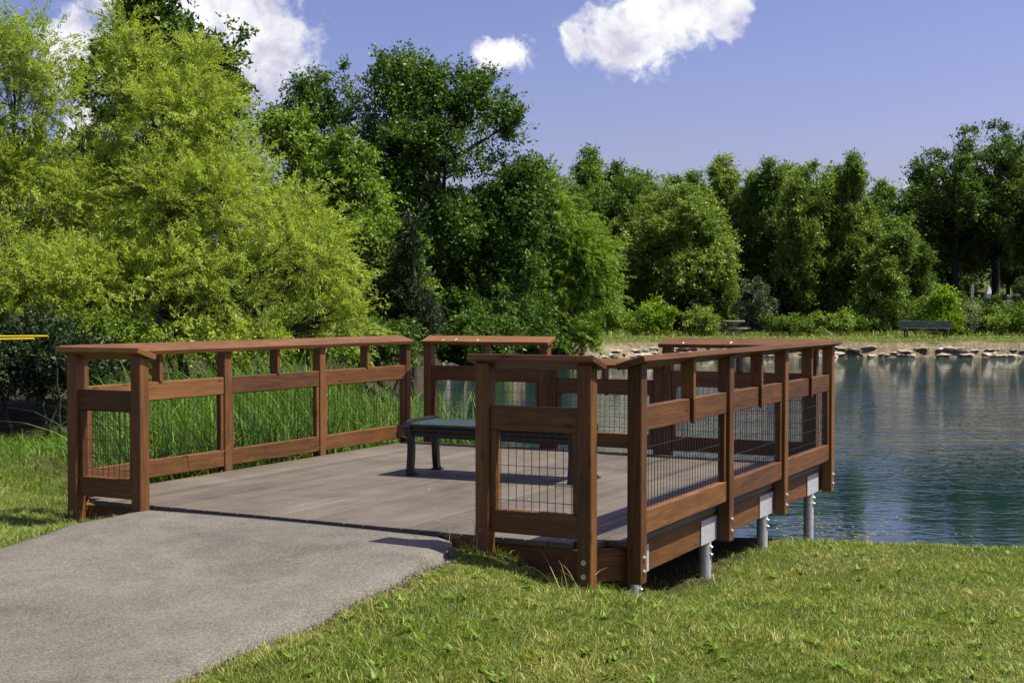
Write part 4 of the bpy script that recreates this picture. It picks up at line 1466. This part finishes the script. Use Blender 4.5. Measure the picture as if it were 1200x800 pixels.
# ------------------------------------------------------------------ reeds, grass and small stuff
def blades(base, height, width, lean, bend, seg, rg, yaw=None):
    """curved tapering strips; lean/bend are horizontal vectors"""
    n = len(base)
    if yaw is None:
        yaw = rg.random(n) * 6.2832
    side = np.stack([np.cos(yaw), np.sin(yaw), np.zeros(n)], 1)
    rings = []
    for i in range(seg + 1):
        t = i / seg
        p = base + np.array([0, 0, 1.0]) * (height * (t - 0.18 * t ** 3))[:, None] + lean * (t * height)[:, None] + bend * (t ** 2.2 * height)[:, None]
        p[:, 2] -= np.linalg.norm(bend, axis=1) * 0.45 * height * t ** 3
        w_ = width * (1 - t ** 1.6) * 0.5
        if i == seg:
            rings.append(p[:, None, :])
        else:
            rings.append(np.stack([p - side * w_[:, None], p + side * w_[:, None]], 1))
    V = np.concatenate(rings, 1)
    nv = 2 * seg + 1
    tri = []
    for i in range(seg - 1):
        a = 2 * i
        tri += [a, a + 1, a + 3, a, a + 3, a + 2]
    tri += [2 * (seg - 1), 2 * (seg - 1) + 1, 2 * seg]
    F = (np.arange(n)[:, None] * nv + np.array(tri)[None, :]).ravel()
    return V.reshape(-1, 3), F


def scatter(rg, n, umin, umax, vmin, vmax):
    u = rg.uniform(umin, umax, n); v = rg.uniform(vmin, vmax, n)
    du, dv = u - CU, v - CV
    return u, v, du * ca - dv * sa, du * sa + dv * ca


def make_reeds():
    rg = np.random.default_rng(21)
    V = []; F = []; off = 0
    u, v, x, y = scatter(rg, 6800, -3.6, -0.12, -0.15, 8.0)
    keep = ((v > 0.35) | (u < -0.5)) & ((u < -0.18 - 0.05 * v)) & ((v > 0.4 - 0.5 * (u + 0.2)) | (rg.random(len(u)) < 0.25)) & ((v < 5.2) | (u < -0.35))
    keep &= (x / y > -0.308 + rg.normal(0, 0.006, len(x))) & (u > -1.35 - 0.42 * v) & ((v < 4.9) | (u < -0.75))
    x, y, u, v = x[keep], y[keep], u[keep], v[keep]
    z = np.maximum(hz(x, y), WATER_Z - 0.05)
    n = len(x)
    H = rg.normal(1.42, 0.20, n) * np.clip(0.75 + 0.08 * v, 0.7, 1.02)
    H = np.clip(H, 0.7, 1.75)
    H *= np.where(u > -0.7, 0.88, 1.0)
    lean = np.stack([rg.normal(-0.03, 0.12, n), rg.normal(0.0, 0.12, n), np.zeros(n)], 1)
    ang = rg.normal(math.pi * 1.02, 1.4, n)
    mag = np.abs(rg.normal(0.32, 0.22, n))
    bend = np.stack([np.cos(ang) * mag, np.sin(ang) * mag, np.zeros(n)], 1)
    Vb, Fb = blades(np.stack([x, y, z - 0.03], 1), H, rg.uniform(0.013, 0.026, n), lean, bend, 7, rg)
    me = np_mesh('reeds', Vb, Fb, 3)
    o = link('reeds', me, 'leaf_reed'); tag(o, 'dense green reed leaves growing beside the pier', 'reeds', kind='stuff')
    # dead straw leaves among them
    m = 260
    s = rg.choice(n, m)
    lean = np.stack([rg.normal(0, 0.5, m), rg.normal(0, 0.4, m), np.zeros(m)], 1)
    bend = np.stack([rg.normal(0, 0.7, m), rg.normal(0, 0.5, m), np.zeros(m)], 1)
    Vb, Fb = blades(np.stack([x[s], y[s], z[s]], 1), rg.uniform(0.5, 1.2, m), rg.uniform(0.010, 0.018, m), lean, bend, 6, rg)
    o = link('dry_reeds', np_mesh('dry_reeds', Vb, Fb, 3), 'leaf_dry'); tag(o, 'dead straw coloured reed leaves lying among the green ones', 'reeds', kind='stuff')


make_reeds()


def make_grass():
    rg = np.random.default_rng(33)

    def field(name, label, m, x, y, H, Wd, leansd, seg=2, bendsd=0.5):
        n = len(x)
        z = hz(x, y)
        # blades of one tuft lean together
        ci = (np.floor(x / 0.055) * 7919 + np.floor((y + 0.3 * np.sin(x * 9)) / 0.055) * 104729).astype(np.int64) % 20011
        tl = rg.normal(0, leansd, (20011, 2)); th = rg.uniform(0.62, 1.38, 20011)
        lean = np.stack([tl[ci, 0] + rg.normal(0.0, leansd * 0.5, n), tl[ci, 1] + rg.normal(0, leansd * 0.5, n), np.zeros(n)], 1)
        H = H * th[ci]
        bend = np.stack([rg.normal(0.0, bendsd, n), rg.normal(0, bendsd, n), np.zeros(n)], 1)
        Vb, Fb = blades(np.stack([x, y, z - 0.006], 1), H, Wd, lean, bend, seg, rg)
        o = link(name, np_mesh(name, Vb, Fb, 3), m)
        return tag(o, label, 'grass', kind='stuff')
    # lawn on the near bank
    N = 370000
    y = rg.uniform(4.9, 12.2, N); t = rg.uniform(-0.36, 0.44, N); x = t * y
    u, v = to_local(x, y)
    d = pond_dist(x, y)
    pe = 3.43 - 0.16 * np.clip(1 + v / 0.5, 0, None) ** 2
    keep = (d > 0.02) & (~((u < pe + rg.normal(0.01, 0.022, N)) & (v < 0.1))) & (u > 0)
    under = (v > 0.12) & (u < 4.20 + rg.normal(0, 0.12, N)) & (u > 0)
    keep &= ~(under & (rg.random(N) < 0.985))
    keep &= rg.random(N) < np.clip(1.45 - 0.075 * y, 0.45, 1) * 0.85
    x, y, u, v, d = x[keep], y[keep], u[keep], v[keep], d[keep]
    n = len(x)
    patch = 0.5 + 0.5 * np.sin(2.1 * x + 1.3 * np.sin(1.7 * y)) * np.sin(1.9 * y + 0.8 * x)
    H = rg.normal(0.041, 0.012, n) * (0.75 + 0.55 * patch)
    H = np.clip(H, 0.02, 0.11)
    edge = np.clip(1 - d / 0.9, 0, 1)
    H *= 1 + 1.9 * edge * rg.random(n) ** 2
    Wd = rg.uniform(0.0026, 0.0056, n)
    field('lawn_grass', 'mown yellow green lawn grass on the bank beside the pier', 'grass_blade', x, y, H, Wd, 0.33, 2, 0.34)
    # dry thatch lying between the blades
    s = rg.choice(n, 9000)
    ve = rg.uniform(-5.5, -0.35, 9000); ue = 3.44 - 0.16 * np.clip(1 + ve / 0.5, 0, None) ** 2 + np.abs(rg.normal(0, 0.07, 9000))
    xe = (ue - CU) * ca - (ve - CV) * sa; ye = (ue - CU) * sa + (ve - CV) * ca
    field('dry_thatch', 'dry straw lying in the mown lawn and along the path edge', 'leaf_dry', np.concatenate([x[s], xe]), np.concatenate([y[s], ye]), rg.uniform(0.015, 0.036, 18000), rg.uniform(0.002, 0.0035, 18000), 0.9, 2, 0.8)
    # left lawn
    N = 190000
    y = rg.uniform(7.2, 15.5, N); x = rg.uniform(-0.50, -0.20, N) * y
    u, v = to_local(x, y)
    keep = (u < 0.72 + rg.normal(-0.02, 0.02, N)) & ~((u > -0.15) & (v > 0.06)) & ~((u > -1.5) & (v > 0.9)) & (v < 3.4) & (rg.random(N) < np.clip(1.35 - 0.06 * y, .4, 1))
    x, y = x[keep], y[keep]; n = len(x)
    H = np.clip(rg.normal(0.055, 0.016, n), 0.02, 0.12)
    field('lawn_grass', 'brighter green lawn grass on the far side of the path', 'grass_left', x, y, H, rg.uniform(0.003, 0.006, n), 0.42)
    # rough weeds at the wood edge
    N = 9000
    u, v, x, y = scatter(rg, N, -5.5, -0.5, 2.3, 7.0)
    keep = (v < 5.2 - 0.2 * u) & (u < -2.2 + 0.3 * rg.random(N))
    x, y = x[keep], y[keep]; n = len(x)
    field('rough_grass', 'taller rough grass between left lawn and dark bushes', 'leaf_reed', x, y, np.clip(rg.normal(0.19, 0.07, n), 0.06, 0.4), rg.uniform(0.006, 0.014, n), 0.35, 4, 0.7)
    # far lawn fringe and bank weeds
    N = 26000
    x = rg.uniform(3, 29, N); y = rg.uniform(60.6, 68.5, N)
    d = pond_dist(x, y)
    k = d > 0.75
    x, y, d = x[k], y[k], d[k]; n = len(x)
    H = np.where(y > 67.2, rg.uniform(0.15, 0.5, n), rg.uniform(0.04, 0.11, n))
    field('far_grass', 'sunlit mown grass strip on top of the far bank', 'grass_left', x, y, H, rg.uniform(0.03, 0.06, n), 0.4, 2)
    # dry weed stalks at the railing feet
    for (u0, v0, m, lab) in ((0.33, -0.10, 26, 'dry straw weeds at the foot of the reed side entrance railing'), (3.36, -0.13, 14, 'dry straw weeds between path edge and lawn side entrance railing'), (4.1, -0.16, 9, 'few bent straw stalks at the lawn corner of the pier')):
        w0 = W(u0, v0)
        x = w0.x + rg.normal(0, 0.10, m); y = w0.y + rg.normal(0, 0.05, m)
        o = field('dry_weeds', lab, 'leaf_dry', x, y, rg.uniform(0.12, 0.32, m), rg.uniform(0.003, 0.006, m), 0.45, 5, 0.5)
    # crumbs along the path edge
    m = 2600
    v = rg.uniform(-5.5, -0.2, m); u = 3.45 - 0.16 * np.clip(1 + v / 0.5, 0, None) ** 2 + np.abs(rg.normal(0.0, 0.03, m)) - 0.015
    du, dv = u - CU, v - CV
    x = du * ca - dv * sa; y = du * sa + dv * ca
    z = np.maximum(hz(x, y), np.where(u < 3.42, path_z(v) - 0.012, -9))
    s = rg.uniform(0.003, 0.010, m)
    tet = np.array([(1, 1, 1), (1, -1, -1), (-1, 1, -1), (-1, -1, 1)], float)
    Vt = (np.stack([x, y, z + s * 0.5], 1)[:, None, :] + tet[None] * s[:, None, None] * rg.uniform(0.5, 1.2, (m, 4, 3)))
    F = (np.arange(m)[:, None] * 4 + np.array([0, 1, 2, 0, 3, 1, 0, 2, 3, 1, 3, 2])[None]).ravel()
    o = link('edge_gravel', np_mesh('edge_gravel', Vt.reshape(-1, 3), F, 3), 'asphalt_crumb')
    tag(o, 'loose asphalt crumbs along the broken path edge', 'gravel', kind='stuff')
    # floating weed flecks near the piles
    m = 110
    c = rg.integers(0, 9, m); cx = rg.uniform(2.5, 3.9, 9); cy = rg.uniform(12.1, 13.4, 9)
    x = cx[c] + rg.normal(0, 0.35, m); y = cy[c] + rg.normal(0, 0.12, m)
    pos = np.stack([x, y, np.full(m, WATER_Z + 0.004)], 1)
    ax = np.stack([rg.normal(size=m), rg.normal(size=m) * 0.5, np.zeros(m)], 1)
    nor = np.tile(np.array([[0.0, 0.0, 1.0]]), (m, 1))
    o = link('floating_weed', crown_mesh('floating_weed', leaf_tris(pos, ax, nor, rg.uniform(0.02, 0.07, m), rg.uniform(0.015, 0.03, m))), 'leaf_dry')
    tag(o, 'yellowish weed flecks floating on the pond by the steel piles', 'water weed', kind='stuff')


make_grass()


def small_litter():
    rg = np.random.default_rng(77)
    m = 190
    u = rg.uniform(0.1, 4.2, m); v = rg.uniform(0.35, 4.6, m)
    du, dv = u - CU, v - CV
    pos = np.stack([du * ca - dv * sa, du * sa + dv * ca, np.full(m, 0.004)], 1)
    ax = np.stack([rg.normal(size=m), rg.normal(size=m), rg.normal(0, 0.12, m)], 1)
    nor = np.tile(np.array([[0.0, 0.05, 1.0]]), (m, 1))
    V = [leaf_tris(pos, ax, nor, rg.uniform(0.012, 0.034, m), rg.uniform(0.006, 0.014, m))]
    m = 150
    u = rg.uniform(0.9, 3.3, m); v = rg.uniform(-5.0, -0.1, m)
    du, dv = u - CU, v - CV
    t = (u - 0.74) / 2.68
    pos = np.stack([du * ca - dv * sa, du * sa + dv * ca, path_z(v) + 0.012 * np.sin(math.pi * t) + 0.003], 1)
    ax = np.stack([rg.normal(size=m), rg.normal(size=m), rg.normal(0, 0.08, m)], 1)
    nor = np.tile(np.array([[0.0, 0.05, 1.0]]), (m, 1))
    V.append(leaf_tris(pos, ax, nor, rg.uniform(0.006, 0.02, m), rg.uniform(0.004, 0.009, m)))
    o = link('leaf_litter', crown_mesh('leaf_litter', np.concatenate(V)), 'leaf_dry')
    tag(o, 'tiny dry leaf bits scattered over the deck and the path', 'leaf litter', kind='stuff')
    # broad leaved weeds in the lawn
    nr = 260
    y = rg.uniform(5.0, 10.5, nr); x = rg.uniform(-0.2, 0.42, nr) * y
    uu, vv = to_local(x, y)
    k = ((uu > 3.55) & (vv < 0)) | (uu > 4.6)
    k &= pond_dist(x, y) > 0.2
    x, y = x[k], y[k]; nr = len(x)
    z = hz(x, y)
    ks = np.repeat(np.arange(nr), 11); n = len(ks)
    an = rg.random(n) * 6.283
    ax = np.stack([np.cos(an), np.sin(an), rg.uniform(0.25, 0.9, n)], 1)
    pos = np.stack([x[ks], y[ks], z[ks] + 0.012], 1) + rg.normal(0, 0.014, (n, 3)) * np.array([1, 1, 0.3])
    nor = np.stack([-np.cos(an) * 0.4, -np.sin(an) * 0.4, np.ones(n)], 1)
    L = rg.uniform(0.025, 0.06, n)
    o = link('lawn_weeds', crown_mesh('lawn_weeds', leaf_tris(pos, ax, nor, L, L * 0.42)), 'leaf_mid')
    tag(o, 'small broad leaved weeds growing in the bank lawn', 'weeds', kind='stuff')


small_litter()

scene.render.engine = 'CYCLES'
